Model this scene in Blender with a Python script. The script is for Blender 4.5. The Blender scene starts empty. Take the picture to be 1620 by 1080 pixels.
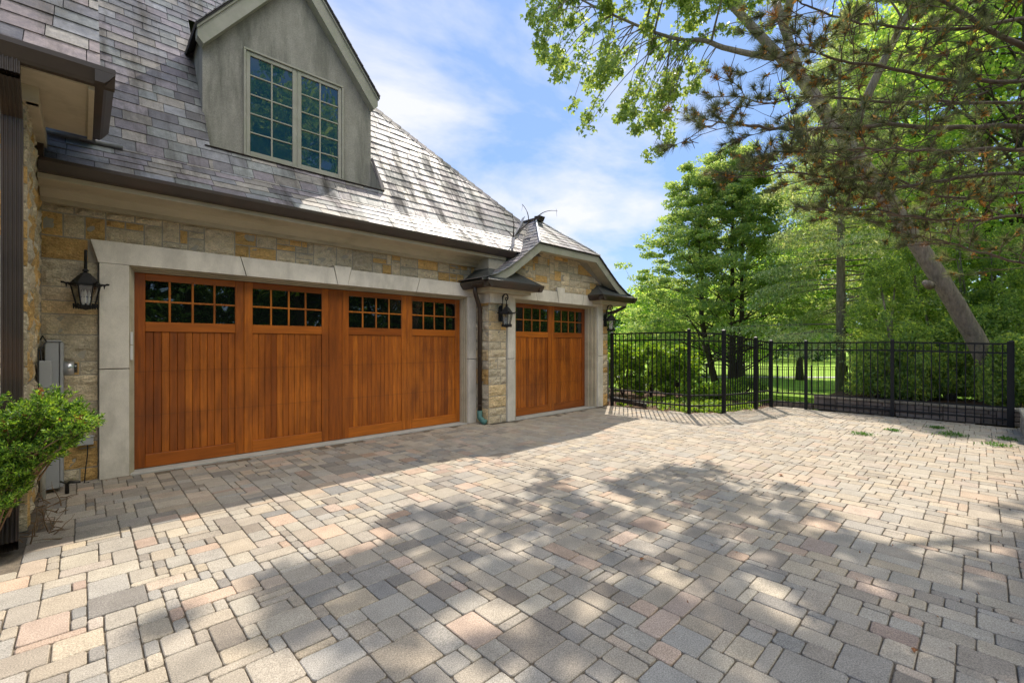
import bpy, math, random
import numpy as np
from mathutils import Vector, noise as mnoise
R = math.radians
sc = bpy.context.scene
COL = sc.collection

# ------------------------------------------------------------------ camera
CZ = 1.53
cam_d = bpy.data.cameras.new("camera")
cam = bpy.data.objects.new("camera", cam_d); COL.objects.link(cam)
cam.location = (0, 0, CZ)
AZ = 46.3
cam.rotation_euler = (R(90), 0, R(AZ - 90))
cam_d.sensor_width = 36; cam_d.lens = 710 / 1620 * 36
cam_d.shift_y = 5 / 1620
cam_d.clip_start = 0.05; cam_d.clip_end = 2000
sc.camera = cam
FX, FY = math.cos(R(AZ)), math.sin(R(AZ))
def at(px, py, d):
    r = (px - 810) / 710 * d
    return Vector((FX * d + FY * r, FY * d - FX * r, CZ + (545 - py) / 710 * d))

# ------------------------------------------------------------------ light
SUN_AZ = 32.2; SUN_EL = 50.4
w = bpy.data.worlds.new("World"); sc.world = w; w.use_nodes = True
nt = w.node_tree; nt.nodes.clear()
def N(nt, t, **k):
    n = nt.nodes.new(t)
    for a, b in k.items():
        if a.startswith('i_'):
            key = a[2:]
            key = int(key) if key.isdigit() else key.replace('_', ' ')
            n.inputs[key].default_value = b
        else: setattr(n, a, b)
    return n
out = N(nt, 'ShaderNodeOutputWorld'); bg = N(nt, 'ShaderNodeBackground'); bg.inputs[1].default_value = 0.15
sky = N(nt, 'ShaderNodeTexSky', sky_type='NISHITA'); sky.sun_disc = False
sky.sun_elevation = R(SUN_EL); sky.sun_rotation = R(90 - SUN_AZ)
sky.air_density = 1.0; sky.dust_density = 0.3; sky.ozone_density = 1.5
tc = N(nt, 'ShaderNodeTexCoord')
sep = N(nt, 'ShaderNodeSeparateXYZ'); nt.links.new(tc.outputs['Generated'], sep.inputs[0])
# project the view direction on a cloud layer
zc = N(nt, 'ShaderNodeMath', operation='MAXIMUM', i_1=0.06); nt.links.new(sep.outputs[2], zc.inputs[0])
za = N(nt, 'ShaderNodeMath', operation='ADD', i_1=0.25); nt.links.new(zc.outputs[0], za.inputs[0])
dx = N(nt, 'ShaderNodeMath', operation='DIVIDE'); nt.links.new(sep.outputs[0], dx.inputs[0]); nt.links.new(za.outputs[0], dx.inputs[1])
dy = N(nt, 'ShaderNodeMath', operation='DIVIDE'); nt.links.new(sep.outputs[1], dy.inputs[0]); nt.links.new(za.outputs[0], dy.inputs[1])
cb = N(nt, 'ShaderNodeCombineXYZ'); nt.links.new(dx.outputs[0], cb.inputs[0]); nt.links.new(dy.outputs[0], cb.inputs[1])
mp = N(nt, 'ShaderNodeMapping'); mp.inputs['Scale'].default_value = (1.0, 1.3, 1); mp.inputs['Rotation'].default_value = (0, 0, R(25)); mp.inputs['Location'].default_value = (0.35, 0.6, 0)
nt.links.new(cb.outputs[0], mp.inputs[0])
n1 = N(nt, 'ShaderNodeTexNoise', i_Scale=1.3, i_Detail=9.0, i_Roughness=0.56, i_Distortion=0.35); nt.links.new(mp.outputs[0], n1.inputs['Vector'])
rp = N(nt, 'ShaderNodeValToRGB'); rp.color_ramp.elements[0].position = 0.42; rp.color_ramp.elements[1].position = 0.64
rp.color_ramp.elements[0].color = (0.05, 0.05, 0.05, 1); rp.color_ramp.elements[1].color = (0.9, 0.9, 0.9, 1)
ya = N(nt, 'ShaderNodeMath', operation='MULTIPLY_ADD', i_1=.42, i_2=-.27); nt.links.new(sep.outputs[1], ya.inputs[0])
yb_ = N(nt, 'ShaderNodeMath', operation='ADD'); nt.links.new(n1.outputs[0], yb_.inputs[0]); nt.links.new(ya.outputs[0], yb_.inputs[1])
nt.links.new(yb_.outputs[0], rp.inputs[0])
# clear-sky part: Nishita softened with a blue gradient; clouds drift in front and a bright bank is added behind the camera to fill the facade
gr = N(nt, 'ShaderNodeValToRGB'); e = gr.color_ramp.elements
e[0].position = 0.0; e[0].color = (.86, 1.32, 1.95, 1); e[1].position = 0.75; e[1].color = (.46, .86, 1.85, 1)
e2 = e.new(.3); e2.color = (.50, .97, 1.92, 1)
nt.links.new(sep.outputs[2], gr.inputs[0])
cm = N(nt, 'ShaderNodeMixRGB'); cm.inputs[0].default_value = .9
nt.links.new(sky.outputs[0], cm.inputs[1]); nt.links.new(gr.outputs[0], cm.inputs[2])
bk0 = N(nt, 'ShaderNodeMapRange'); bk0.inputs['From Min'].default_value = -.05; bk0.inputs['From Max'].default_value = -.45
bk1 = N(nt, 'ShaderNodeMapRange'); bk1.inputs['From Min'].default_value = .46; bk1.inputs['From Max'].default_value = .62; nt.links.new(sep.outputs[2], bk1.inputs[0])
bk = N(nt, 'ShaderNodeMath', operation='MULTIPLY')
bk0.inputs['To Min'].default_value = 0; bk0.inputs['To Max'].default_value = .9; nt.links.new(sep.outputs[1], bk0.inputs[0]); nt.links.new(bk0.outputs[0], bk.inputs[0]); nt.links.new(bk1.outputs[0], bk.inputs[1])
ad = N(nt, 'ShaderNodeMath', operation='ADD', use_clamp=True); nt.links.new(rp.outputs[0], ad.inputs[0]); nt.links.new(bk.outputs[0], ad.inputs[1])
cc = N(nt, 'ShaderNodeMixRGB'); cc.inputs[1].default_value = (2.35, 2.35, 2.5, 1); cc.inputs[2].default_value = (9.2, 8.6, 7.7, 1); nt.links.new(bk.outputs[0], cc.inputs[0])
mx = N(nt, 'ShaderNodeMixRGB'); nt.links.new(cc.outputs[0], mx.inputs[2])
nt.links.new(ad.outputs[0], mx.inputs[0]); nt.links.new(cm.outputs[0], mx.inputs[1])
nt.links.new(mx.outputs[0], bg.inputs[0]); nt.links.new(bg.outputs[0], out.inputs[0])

sl = bpy.data.lights.new("sun", 'SUN'); sl.energy = 2.25; sl.angle = R(0.53); sl.color = (1, 0.91, 0.79)
so = bpy.data.objects.new("sun", sl); COL.objects.link(so)
sd = Vector((math.cos(R(SUN_AZ)) * math.cos(R(SUN_EL)), math.sin(R(SUN_AZ)) * math.cos(R(SUN_EL)), math.sin(R(SUN_EL))))
so.rotation_euler = sd.to_track_quat('Z', 'Y').to_euler(); so.location = sd * 30
sc.view_settings.view_transform = 'Standard'; sc.view_settings.look = 'None'
sc.view_settings.gamma = 1; sc.view_settings.exposure = 1.55
try:
    sc.cycles.max_bounces = 7; sc.cycles.transparent_max_bounces = 6; sc.cycles.diffuse_bounces = 4
except Exception: pass

# ------------------------------------------------------------------ helpers
def tag(o, label=None, cat=None, group=None, kind=None):
    if label: o['label'] = label
    if cat: o['category'] = cat
    if group: o['group'] = group
    if kind: o['kind'] = kind
    return o
def thing(name, label, cat, loc=(0, 0, 0), group=None):
    o = bpy.data.objects.new(name, None); COL.objects.link(o); o.location = loc
    o.empty_display_size = 0.1
    return tag(o, label, cat, group)
class MB:
    def __init__(s): s.v = []; s.f = []; s.c = []; s.n = 0
    def face(s, pts, col=(1, 1, 1)):
        k = len(s.v); s.v.extend([tuple(p) for p in pts]); s.f.append(list(range(k, k + len(pts)))); s.c.append(col)
    def mesh(s, vs, fs, col=(1, 1, 1)):
        k = len(s.v); s.v.extend([tuple(p) for p in vs])
        for f in fs: s.f.append([k + i for i in f]); s.c.append(col)
    def box(s, a, b, col=(1, 1, 1)):
        x0, y0, z0 = a; x1, y1, z1 = b
        s.mesh([(x0, y0, z0), (x1, y0, z0), (x1, y1, z0), (x0, y1, z0), (x0, y0, z1), (x1, y0, z1), (x1, y1, z1), (x0, y1, z1)],
               [(0, 3, 2, 1), (4, 5, 6, 7), (0, 1, 5, 4), (1, 2, 6, 5), (2, 3, 7, 6), (3, 0, 4, 7)], col)
    def bbox(s, a, b, e=0.006, col=(1, 1, 1)):      # box with chamfered edges
        x = (a[0], b[0]); y = (a[1], b[1]); z = (a[2], b[2]); e = min(e, (x[1]-x[0])*.3, (y[1]-y[0])*.3, (z[1]-z[0])*.3)
        V = []; idx = {}
        for i in (0, 1):
            for j in (0, 1):
                for k in (0, 1):
                    si, sj, sk = (1 - 2*i)*e, (1 - 2*j)*e, (1 - 2*k)*e
                    for ax, p in enumerate(((x[i], y[j]+sj, z[k]+sk), (x[i]+si, y[j], z[k]+sk), (x[i]+si, y[j]+sj, z[k]))):
                        idx[(i, j, k, ax)] = len(V); V.append(p)
        F = []
        for i in (0, 1): F.append([idx[(i, 0, 0, 0)], idx[(i, 1, 0, 0)], idx[(i, 1, 1, 0)], idx[(i, 0, 1, 0)]])
        for j in (0, 1): F.append([idx[(0, j, 0, 1)], idx[(1, j, 0, 1)], idx[(1, j, 1, 1)], idx[(0, j, 1, 1)]])
        for k in (0, 1): F.append([idx[(0, 0, k, 2)], idx[(1, 0, k, 2)], idx[(1, 1, k, 2)], idx[(0, 1, k, 2)]])
        for i in (0, 1):
            for j in (0, 1): F.append([idx[(i, j, 0, 0)], idx[(i, j, 1, 0)], idx[(i, j, 1, 1)], idx[(i, j, 0, 1)]])
        for i in (0, 1):
            for k in (0, 1): F.append([idx[(i, 0, k, 0)], idx[(i, 1, k, 0)], idx[(i, 1, k, 2)], idx[(i, 0, k, 2)]])
        for j in (0, 1):
            for k in (0, 1): F.append([idx[(0, j, k, 1)], idx[(1, j, k, 1)], idx[(1, j, k, 2)], idx[(0, j, k, 2)]])
        for i in (0, 1):
            for j in (0, 1):
                for k in (0, 1): F.append([idx[(i, j, k, 0)], idx[(i, j, k, 1)], idx[(i, j, k, 2)]])
        s.mesh(V, F, col)
    def prism(s, poly, ax, a, b, col=(1, 1, 1)):     # poly in the plane normal to axis ax, extruded a..b
        def P(p, t):
            return {0: (t, p[0], p[1]), 1: (p[0], t, p[1]), 2: (p[0], p[1], t)}[ax]
        n = len(poly)
        s.mesh([P(p, a) for p in poly] + [P(p, b) for p in poly],
               [list(range(n)), list(range(2*n - 1, n - 1, -1))] + [(i, (i+1) % n, n + (i+1) % n, n + i) for i in range(n)], col)
    def tube(s, pts, rad, n=6, col=(1, 1, 1), cap=True):
        pts = [Vector(p) for p in pts]
        if not hasattr(rad, '__len__'): rad = [rad] * len(pts)
        if len(rad) != len(pts): rad = [float(v) for v in np.interp(np.linspace(0, 1, len(pts)), np.linspace(0, 1, len(rad)), rad)]
        up = None; rings = []
        for i, p in enumerate(pts):
            t = (pts[min(i+1, len(pts)-1)] - pts[max(i-1, 0)])
            if t.length < 1e-9: t = Vector((0, 0, 1))
            t.normalize()
            if up is None:
                a = Vector((0, 0, 1)) if abs(t.z) < .9 else Vector((1, 0, 0))
                u = t.cross(a).normalized()
            else:
                u = (up - t * up.dot(t))
                u = u.normalized() if u.length > 1e-6 else t.orthogonal().normalized()
            up = u; v = t.cross(u)
            rings.append([p + (u * math.cos(2*math.pi*k/n) + v * math.sin(2*math.pi*k/n)) * rad[i] for k in range(n)])
        V = [q for r in rings for q in r]; F = []
        for i in range(len(pts)-1):
            for k in range(n):
                F.append((i*n+k, i*n+(k+1) % n, (i+1)*n+(k+1) % n, (i+1)*n+k))
        if cap: F.append(list(range(n-1, -1, -1))); F.append([(len(pts)-1)*n + k for k in range(n)])
        s.mesh(V, F, col)
    def lathe(s, prof, c, n=6, col=(1, 1, 1), rot=0):   # prof: (r, z)
        V = []; F = []
        for r, z in prof:
            for k in range(n):
                a = 2*math.pi*k/n + rot; V.append((c[0] + r*math.cos(a), c[1] + r*math.sin(a), c[2] + z))
        for i in range(len(prof)-1):
            for k in range(n): F.append((i*n+k, i*n+(k+1) % n, (i+1)*n+(k+1) % n, (i+1)*n+k))
        s.mesh(V, F, col)
    def build(s, name, mat, parent=None, smooth=False):
        me = bpy.data.meshes.new(name); me.from_pydata(s.v, [], s.f)
        me.materials.append(mat)
        ca = me.color_attributes.new('Col', 'FLOAT_COLOR', 'CORNER')
        arr = np.ones((len(me.loops), 4), dtype=np.float32)
        ln = np.array([len(f) for f in s.f]); arr[:, :3] = np.repeat(np.array([c[:3] for c in s.c], dtype=np.float32).reshape(-1, 3), ln, axis=0)
        ca.data.foreach_set('color', arr.ravel())
        if smooth: me.polygons.foreach_set('use_smooth', [True] * len(me.polygons))
        me.update()
        o = bpy.data.objects.new(name, me); COL.objects.link(o)
        if parent is not None:
            o.parent = parent
            me.transform(world_of(parent).inverted())
        return o
from mathutils import Matrix
def world_of(p):
    m = Matrix.Translation(p.location) if p.type == 'EMPTY' else Matrix.Identity(4)
    q = p.parent
    while q is not None:
        m = (Matrix.Translation(q.location) if q.type == 'EMPTY' else Matrix.Identity(4)) @ m; q = q.parent
    return m
def raw(name, V, nper, mat, parent=None, col=None):   # V (n*nper,3) array, faces of nper consecutive verts
    n = len(V) // nper
    me = bpy.data.meshes.new(name)
    V = np.asarray(V, dtype=np.float32)
    if parent is not None:
        t = world_of(parent).translation; V = V - np.array(t, dtype=np.float32)
    me.vertices.add(len(V)); me.vertices.foreach_set('co', V.ravel())
    me.loops.add(len(V)); me.loops.foreach_set('vertex_index', np.arange(len(V), dtype=np.int32))
    me.polygons.add(n); me.polygons.foreach_set('loop_start', np.arange(0, len(V), nper, dtype=np.int32))
    me.polygons.foreach_set('loop_total', np.full(n, nper, dtype=np.int32))
    me.materials.append(mat); me.update(calc_edges=True)
    o = bpy.data.objects.new(name, me); COL.objects.link(o)
    if parent is not None: o.parent = parent
    return o

# ------------------------------------------------------------------ materials
def mat_new(name):
    m = bpy.data.materials.new(name); m.use_nodes = True; t = m.node_tree
    return m, t, t.nodes['Principled BSDF'], t.nodes['Material Output']
def mat(name, col=(1, 1, 1), rough=.6, attr=False, metal=0, var=.25, vscale=6, stretch=(1, 1, 1), bump=0, bscale=30, bdist=.01, spec=.5,
        stain=None, stain_scale=(3, 3, .6), stain_rng=(.5, .75), speck=0, speck_scale=150, coat=0, detail=6, rvar=0, stain2=None, stainrough=False):
    sfac = None
    m, t, p, o = mat_new(name); L = t.links.new
    tcn = N(t, 'ShaderNodeTexCoord'); mp = N(t, 'ShaderNodeMapping'); mp.inputs['Scale'].default_value = stretch; L(tcn.outputs['Object'], mp.inputs[0])
    nz = N(t, 'ShaderNodeTexNoise', i_Scale=vscale, i_Detail=detail, i_Roughness=.6); L(mp.outputs[0], nz.inputs['Vector'])
    mr = N(t, 'ShaderNodeMapRange'); mr.inputs['From Min'].default_value = .25; mr.inputs['From Max'].default_value = .75
    mr.inputs['To Min'].default_value = 1 - var; mr.inputs['To Max'].default_value = 1 + var; L(nz.outputs[0], mr.inputs[0])
    if attr:
        a = N(t, 'ShaderNodeAttribute', attribute_name='Col'); base = a.outputs['Color']
        if tuple(col) != (1, 1, 1):
            mm = N(t, 'ShaderNodeMixRGB', blend_type='MULTIPLY'); mm.inputs[0].default_value = 1; mm.inputs[2].default_value = (*col, 1); L(base, mm.inputs[1]); base = mm.outputs[0]
    else:
        rgb = N(t, 'ShaderNodeRGB'); rgb.outputs[0].default_value = (*col, 1); base = rgb.outputs[0]
    vm = N(t, 'ShaderNodeVectorMath', operation='SCALE'); L(base, vm.inputs[0]); L(mr.outputs[0], vm.inputs['Scale']); c = vm.outputs[0]
    for k, (st, ss) in enumerate(((stain, stain_scale), (stain2, (1.1, 1.1, 1.1)))):
        if st:
            mp2 = N(t, 'ShaderNodeMapping'); mp2.inputs['Scale'].default_value = ss; mp2.inputs['Location'].default_value = (3*k, 1, 2); L(tcn.outputs['Object'], mp2.inputs[0])
            n2 = N(t, 'ShaderNodeTexNoise', i_Scale=1.0, i_Detail=7, i_Roughness=.65); L(mp2.outputs[0], n2.inputs['Vector'])
            m2 = N(t, 'ShaderNodeMapRange'); m2.inputs['From Min'].default_value = stain_rng[0]; m2.inputs['From Max'].default_value = stain_rng[1]; L(n2.outputs[0], m2.inputs[0])
            mi = N(t, 'ShaderNodeMixRGB'); mi.inputs[2].default_value = (*st, 1); L(m2.outputs[0], mi.inputs[0]); L(c, mi.inputs[1]); c = mi.outputs[0]
            if sfac is None: sfac = m2.outputs[0]
    if speck:
        n3 = N(t, 'ShaderNodeTexNoise', i_Scale=speck_scale, i_Detail=2, i_Roughness=.7); L(tcn.outputs['Object'], n3.inputs['Vector'])
        m3 = N(t, 'ShaderNodeMapRange'); m3.inputs['From Min'].default_value = .3; m3.inputs['From Max'].default_value = .7
        m3.inputs['To Min'].default_value = 1 - speck; m3.inputs['To Max'].default_value = 1 + speck; L(n3.outputs[0], m3.inputs[0])
        v3 = N(t, 'ShaderNodeVectorMath', operation='SCALE'); L(c, v3.inputs[0]); L(m3.outputs[0], v3.inputs['Scale']); c = v3.outputs[0]
    L(c, p.inputs['Base Color'])
    p.inputs['Roughness'].default_value = rough; p.inputs['Metallic'].default_value = metal
    p.inputs['Specular IOR Level'].default_value = spec
    if coat: p.inputs['Coat Weight'].default_value = coat; p.inputs['Coat Roughness'].default_value = .25
    if rvar:
        m4 = N(t, 'ShaderNodeMapRange'); m4.inputs['From Min'].default_value = .3; m4.inputs['From Max'].default_value = .7
        m4.inputs['To Min'].default_value = rough - rvar; m4.inputs['To Max'].default_value = rough + rvar; L(nz.outputs[0], m4.inputs[0]); L(m4.outputs[0], p.inputs['Roughness'])
    if stainrough:
        a1_ = N(t, 'ShaderNodeMath', operation='MULTIPLY', i_1=.38); L(sfac, a1_.inputs[0]); a2_ = N(t, 'ShaderNodeMath', operation='ADD'); L(a1_.outputs[0], a2_.inputs[0]); L(m4.outputs[0], a2_.inputs[1]); L(a2_.outputs[0], p.inputs['Roughness'])
        a3_ = N(t, 'ShaderNodeMapRange'); a3_.inputs['To Min'].default_value = .30; a3_.inputs['To Max'].default_value = .08; L(sfac, a3_.inputs[0]); L(a3_.outputs[0], p.inputs['Specular IOR Level'])
    if bump:
        nb = N(t, 'ShaderNodeTexNoise', i_Scale=bscale, i_Detail=5, i_Roughness=.65); L(mp.outputs[0], nb.inputs['Vector'])
        b = N(t, 'ShaderNodeBump', i_Strength=bump, i_Distance=bdist); L(nb.outputs[0], b.inputs['Height']); L(b.outputs[0], p.inputs['Normal'])
    return m
def leaf_mat(name, cols, trans=.45, tcol=None, rough=.5, tgain=1.9):
    m, t, p, o = mat_new(name); L = t.links.new
    g = N(t, 'ShaderNodeNewGeometry'); r = N(t, 'ShaderNodeValToRGB')
    r.color_ramp.interpolation = 'LINEAR'
    els = r.color_ramp.elements
    while len(els) < len(cols): els.new(.5)
    for i, c in enumerate(cols): els[i].position = i / (len(cols) - 1); els[i].color = (*c, 1)
    L(g.outputs['Random Per Island'], r.inputs[0])
    L(r.outputs[0], p.inputs['Base Color']); p.inputs['Roughness'].default_value = rough; p.inputs['Specular IOR Level'].default_value = .35
    tr = N(t, 'ShaderNodeBsdfTranslucent'); mm = N(t, 'ShaderNodeMixRGB', blend_type='MULTIPLY'); mm.inputs[0].default_value = 1
    mm.inputs[2].default_value = (*(tcol or (tgain * 1.15, tgain, tgain * .45)), 1); L(r.outputs[0], mm.inputs[1]); L(mm.outputs[0], tr.inputs[0])
    ms = N(t, 'ShaderNodeMixShader'); ms.inputs[0].default_value = trans; L(p.outputs[0], ms.inputs[1]); L(tr.outputs[0], ms.inputs[2]); L(ms.outputs[0], o.inputs[0])
    return m
M = {}
M['paver'] = mat('paver', (1.03, .985, .92), attr=True, rough=.85, var=.13, vscale=7, stain=(.15, .135, .11), stain_scale=(1.3, 1.3, 1), stain_rng=(.52, 1.1), bump=.45, bscale=140, bdist=.004, speck=.42, speck_scale=150, spec=.15)
M['joint'] = mat('joint_sand', (.13, .105, .075), .95, var=.4, vscale=25, speck=.3, bump=.5, bscale=90)
M['stone'] = mat('limestone_block', attr=True, rough=.85, var=.24, vscale=11, stretch=(1, 1, 1.6), bump=1.0, bscale=24, bdist=.045, speck=.22, speck_scale=70, spec=.25, detail=9)
M['mortar'] = mat('mortar', (.34, .31, .25), .95, var=.15, vscale=20, bump=.4, bscale=120, bdist=.005)
M['lime'] = mat('smooth_limestone', (.66, .615, .535), .8, var=.13, vscale=6, bump=.3, bscale=120, bdist=.004, stain=(.36, .335, .285), stain_scale=(3.5, 3.5, 1.3), stain_rng=(.44, .82), speck=.13, speck_scale=160, detail=9)
M['trim'] = mat('cream_trim', (.45, .395, .285), .6, var=.10, vscale=3, stain=(.22, .20, .13), stain_scale=(1.6, 1.6, 2.4), stain_rng=(.5, .85), bump=.1, bscale=60, bdist=.003)
M['frieze'] = mat('frieze_render', (.44, .38, .27), .8, var=.12, vscale=4, stain=(.22, .19, .12), stain_scale=(1.2, 1.2, 3), stain_rng=(.5, .8), bump=.25, bscale=120, bdist=.003)
M['barge'] = mat('weathered_barge', (.31, .305, .25), .7, var=.14, vscale=5, stain=(.20, .23, .15), stain_scale=(2, 2, 2), stain_rng=(.5, .8))
M['stucco'] = mat('stucco', (.27, .262, .225), .9, var=.2, vscale=7, stretch=(1, 1, .35), bump=.5, bscale=220, bdist=.004, stain=(.075, .08, .06), stain_scale=(4.5, 4.5, .7), stain_rng=(.47, .78), speck=.22, speck_scale=90)
M['slate'] = mat('slate', attr=True, rough=.52, stainrough=True, var=.28, vscale=14, bump=.45, bscale=60, bdist=.006, spec=.5, speck=.15, speck_scale=60, stain=(.05, .046, .038), stain_scale=(3.2, .55, .55), stain_rng=(.50, .72), rvar=.1, stain2=(.07, .068, .06))
M['slate_far'] = M['slate']
M['under'] = mat('roof_underlay', (.03, .028, .028), .9)
M['bronze'] = mat('bronze_gutter', (.042, .030, .022), .42, var=.3, vscale=3, stain=(.075, .038, .02), stain_scale=(1.5, 1.5, 1.5), stain_rng=(.5, .8), spec=.5)
M['copper'] = mat('verdigris_copper', (.06, .16, .14), .6, var=.4, vscale=12)
M['lead'] = mat('grey_flashing', (.22, .22, .23), .45, metal=.3, var=.2, vscale=8)
M['wood'] = mat('cedar', (1, 1, 1), .42, attr=True, var=.42, vscale=3.2, stretch=(9, 9, .7), bump=.12, bscale=14, bdist=.002, coat=.25, spec=.4, detail=9, stain=(.14, .033, .004), stain_scale=(1.5, 1.5, 1.0), stain_rng=(.47, .78))
M['woodh'] = mat('cedar_rail', (1, 1, 1), .42, attr=True, var=.28, vscale=3.2, stretch=(.8, .8, 9), bump=.12, bscale=14, bdist=.002, coat=.25, spec=.4, detail=9)
M['black'] = mat('black_iron', (.011, .011, .012), .55, var=.2, spec=.3)
M['conc'] = mat('concrete', (.42, .41, .38), .85, var=.15, vscale=6, bump=.3, bscale=90, bdist=.003)
M['greybox'] = mat('grey_metal', (.33, .34, .35), .5, var=.06, vscale=4, spec=.5)
M['galv'] = mat('galvanised', (.55, .56, .57), .3, metal=.8, var=.1)
M['white'] = mat('white_plastic', (.62, .62, .60), .5, var=.05)
M['cable'] = mat('black_cable', (.015, .015, .015), .5)
M['lawn'] = mat('lawn_grass', (.24, .38, .05), .9, var=.22, vscale=1.2, speck=.3, speck_scale=14, bump=.6, bscale=30, bdist=.05, spec=.1)
M['mulch'] = mat('mulch', (.12, .075, .05), .95, var=.5, vscale=22, speck=.4, speck_scale=60, bump=1, bscale=50, bdist=.02, spec=.1)
M['block'] = mat('wall_block', attr=True, rough=.9, var=.2, vscale=9, bump=.8, bscale=50, bdist=.012, speck=.2, speck_scale=90, spec=.2)
M['bark'] = mat('bark', (.27, .235, .19), .9, var=.4, vscale=6, stretch=(3, 3, .7), bump=1, bscale=9, bdist=.05, spec=.1, detail=9)
M['barkd'] = mat('dark_bark', (.075, .06, .048), .9, var=.4, vscale=6, stretch=(3, 3, .7), bump=1, bscale=9, bdist=.04, spec=.1)
M['pinebark'] = mat('pine_bark', (.15, .115, .09), .85, var=.45, vscale=16, bump=1, bscale=45, bdist=.012, spec=.15)
M['yewbark'] = mat('yew_bark', (.20, .13, .075), .85, var=.4, vscale=20, spec=.1)
M['lf_maple'] = leaf_mat('maple_leaf', [(0.092, 0.156, 0.059), (0.157, 0.237, 0.092), (0.262, 0.328, 0.128)], .5, tgain=2.6)
M['lf_bright'] = leaf_mat('bright_leaf', [(0.115, 0.219, 0.062), (0.204, 0.340, 0.090), (0.332, 0.438, 0.143)], .6, tgain=2.2)
M['lf_alder'] = leaf_mat('alder_leaf', [(0.110, 0.199, 0.098), (0.192, 0.301, 0.135), (0.321, 0.394, 0.182)], .6, tgain=2.0)
M['lf_hem'] = leaf_mat('hemlock_leaf', [(0.158, 0.253, 0.125), (0.314, 0.427, 0.229), (0.536, 0.588, 0.403)], .4, tgain=1.9)
M['lf_cedar'] = leaf_mat('cedar_leaf', [(0.103, 0.181, 0.080), (0.208, 0.331, 0.112), (0.396, 0.495, 0.151)], .6, tgain=2.0)
M['lf_hedge'] = leaf_mat('hedge_leaf', [(0.078, 0.171, 0.018), (0.155, 0.279, 0.028), (0.296, 0.435, 0.039)], .4, tgain=2.0)
M['lf_wood'] = leaf_mat('woodland_leaf', [(0.036, 0.086, 0.027), (0.061, 0.146, 0.030), (0.122, 0.232, 0.044)], .35, tgain=1.7)
M['lf_yew'] = leaf_mat('yew_needles', [(.02, .055, .01), (.08, .19, .02), (.36, .56, .06)], .35, tgain=1.6)
M['lf_yewdead'] = leaf_mat('dead_yew', [(.22, .07, .02), (.38, .13, .03)], .3, tcol=(1, 1, 1))
M['needle'] = leaf_mat('pine_needle', [(.08, .095, .05), (.14, .155, .08), (.25, .235, .13)], .45, tcol=(1.5, 1.6, 1.0))
M['needled'] = leaf_mat('dead_needle', [(.20, .10, .04), (.34, .17, .06)], .3, tcol=(1.3, 1.2, .8))
M['cone'] = leaf_mat('pollen_cone', [(.45, .20, .03), (.72, .36, .07)], .2, tcol=(1, 1, 1))
M['clump'] = leaf_mat('fallen_green', [(.04, .12, .02), (.10, .24, .03)], .35, tgain=1.6)
M['dead'] = mat('dry_leaf', (.22, .09, .03), .7)
def glass_mat(name, base, ior, rough=.015):
    m, t, p, o = mat_new(name)
    p.inputs['Base Color'].default_value = (*base, 1); p.inputs['Roughness'].default_value = rough; p.inputs['IOR'].default_value = ior
    p.inputs['Specular IOR Level'].default_value = .5
    n = N(t, 'ShaderNodeTexNoise', i_Scale=1.3, i_Detail=2); tcn = N(t, 'ShaderNodeTexCoord'); t.links.new(tcn.outputs['Object'], n.inputs['Vector'])
    b = N(t, 'ShaderNodeBump', i_Strength=.12, i_Distance=.05); t.links.new(n.outputs[0], b.inputs['Height']); t.links.new(b.outputs[0], p.inputs['Normal'])
    return m
M['glass'] = glass_mat('dark_pane', (.004, .006, .005), 1.95)
M['glassd'] = glass_mat('dormer_pane', (.008, .04, .075), 1.7)  # blue of the mirrored sky is put into the pane's base colour
def clear_glass():
    m, t, p, o = mat_new('lantern_glass'); L = t.links.new
    g = N(t, 'ShaderNodeBsdfGlossy'); g.inputs['Roughness'].default_value = .08; tr = N(t, 'ShaderNodeBsdfTransparent'); tr.inputs[0].default_value = (.85, .86, .84, 1)
    ms = N(t, 'ShaderNodeMixShader'); ms.inputs[0].default_value = .16; L(tr.outputs[0], ms.inputs[1]); L(g.outputs[0], ms.inputs[2]); L(ms.outputs[0], o.inputs[0]); return m
M['clear'] = clear_glass()

# ------------------------------------------------------------------ tilings
def tile(W, H, u, sizes, rng):
    nx, ny = max(1, round(W/u)), max(1, round(H/u)); ux, uy = W/nx, H/ny
    occ = np.zeros((nx, ny), bool); out = []
    for j in range(ny):
        for i in range(nx):
            if occ[i, j]: continue
            for _ in range(14):
                a, b = rng.choice(sizes)
                if i+a <= nx and j+b <= ny and not occ[i:i+a, j:j+b].any(): break
            else:
                a = b = 1
                while i+a < nx and a < 3 and not occ[i+a, j]: a += 1
                while j+b < ny and b < 2 and not occ[i:i+a, j+b].any(): b += 1
            occ[i:i+a, j:j+b] = True; out.append((i*ux, j*uy, (i+a)*ux, (j+b)*uy))
    return out
def clip(poly, cl):
    # Sutherland-Hodgman, cl convex counter-clockwise
    outp = poly
    for i in range(len(cl)):
        a = cl[i]; b = cl[(i+1) % len(cl)]; inp = outp; outp = []
        if not inp: return []
        def side(p): return (b[0]-a[0])*(p[1]-a[1]) - (b[1]-a[1])*(p[0]-a[0])
        for k in range(len(inp)):
            p = inp[k]; q = inp[(k+1) % len(inp)]; sp, sq = side(p), side(q)
            if sp >= 0: outp.append(p)
            if (sp >= 0) != (sq >= 0):
                t = sp/(sp-sq); outp.append((p[0]+(q[0]-p[0])*t, p[1]+(q[1]-p[1])*t))
    return outp
STONE_SZ = [(4, 2), (5, 3), (3, 2), (6, 3), (5, 2), (3, 3), (4, 3), (2, 2), (6, 2), (7, 3), (2, 3), (4, 4)]
OCH = [.22]
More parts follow.
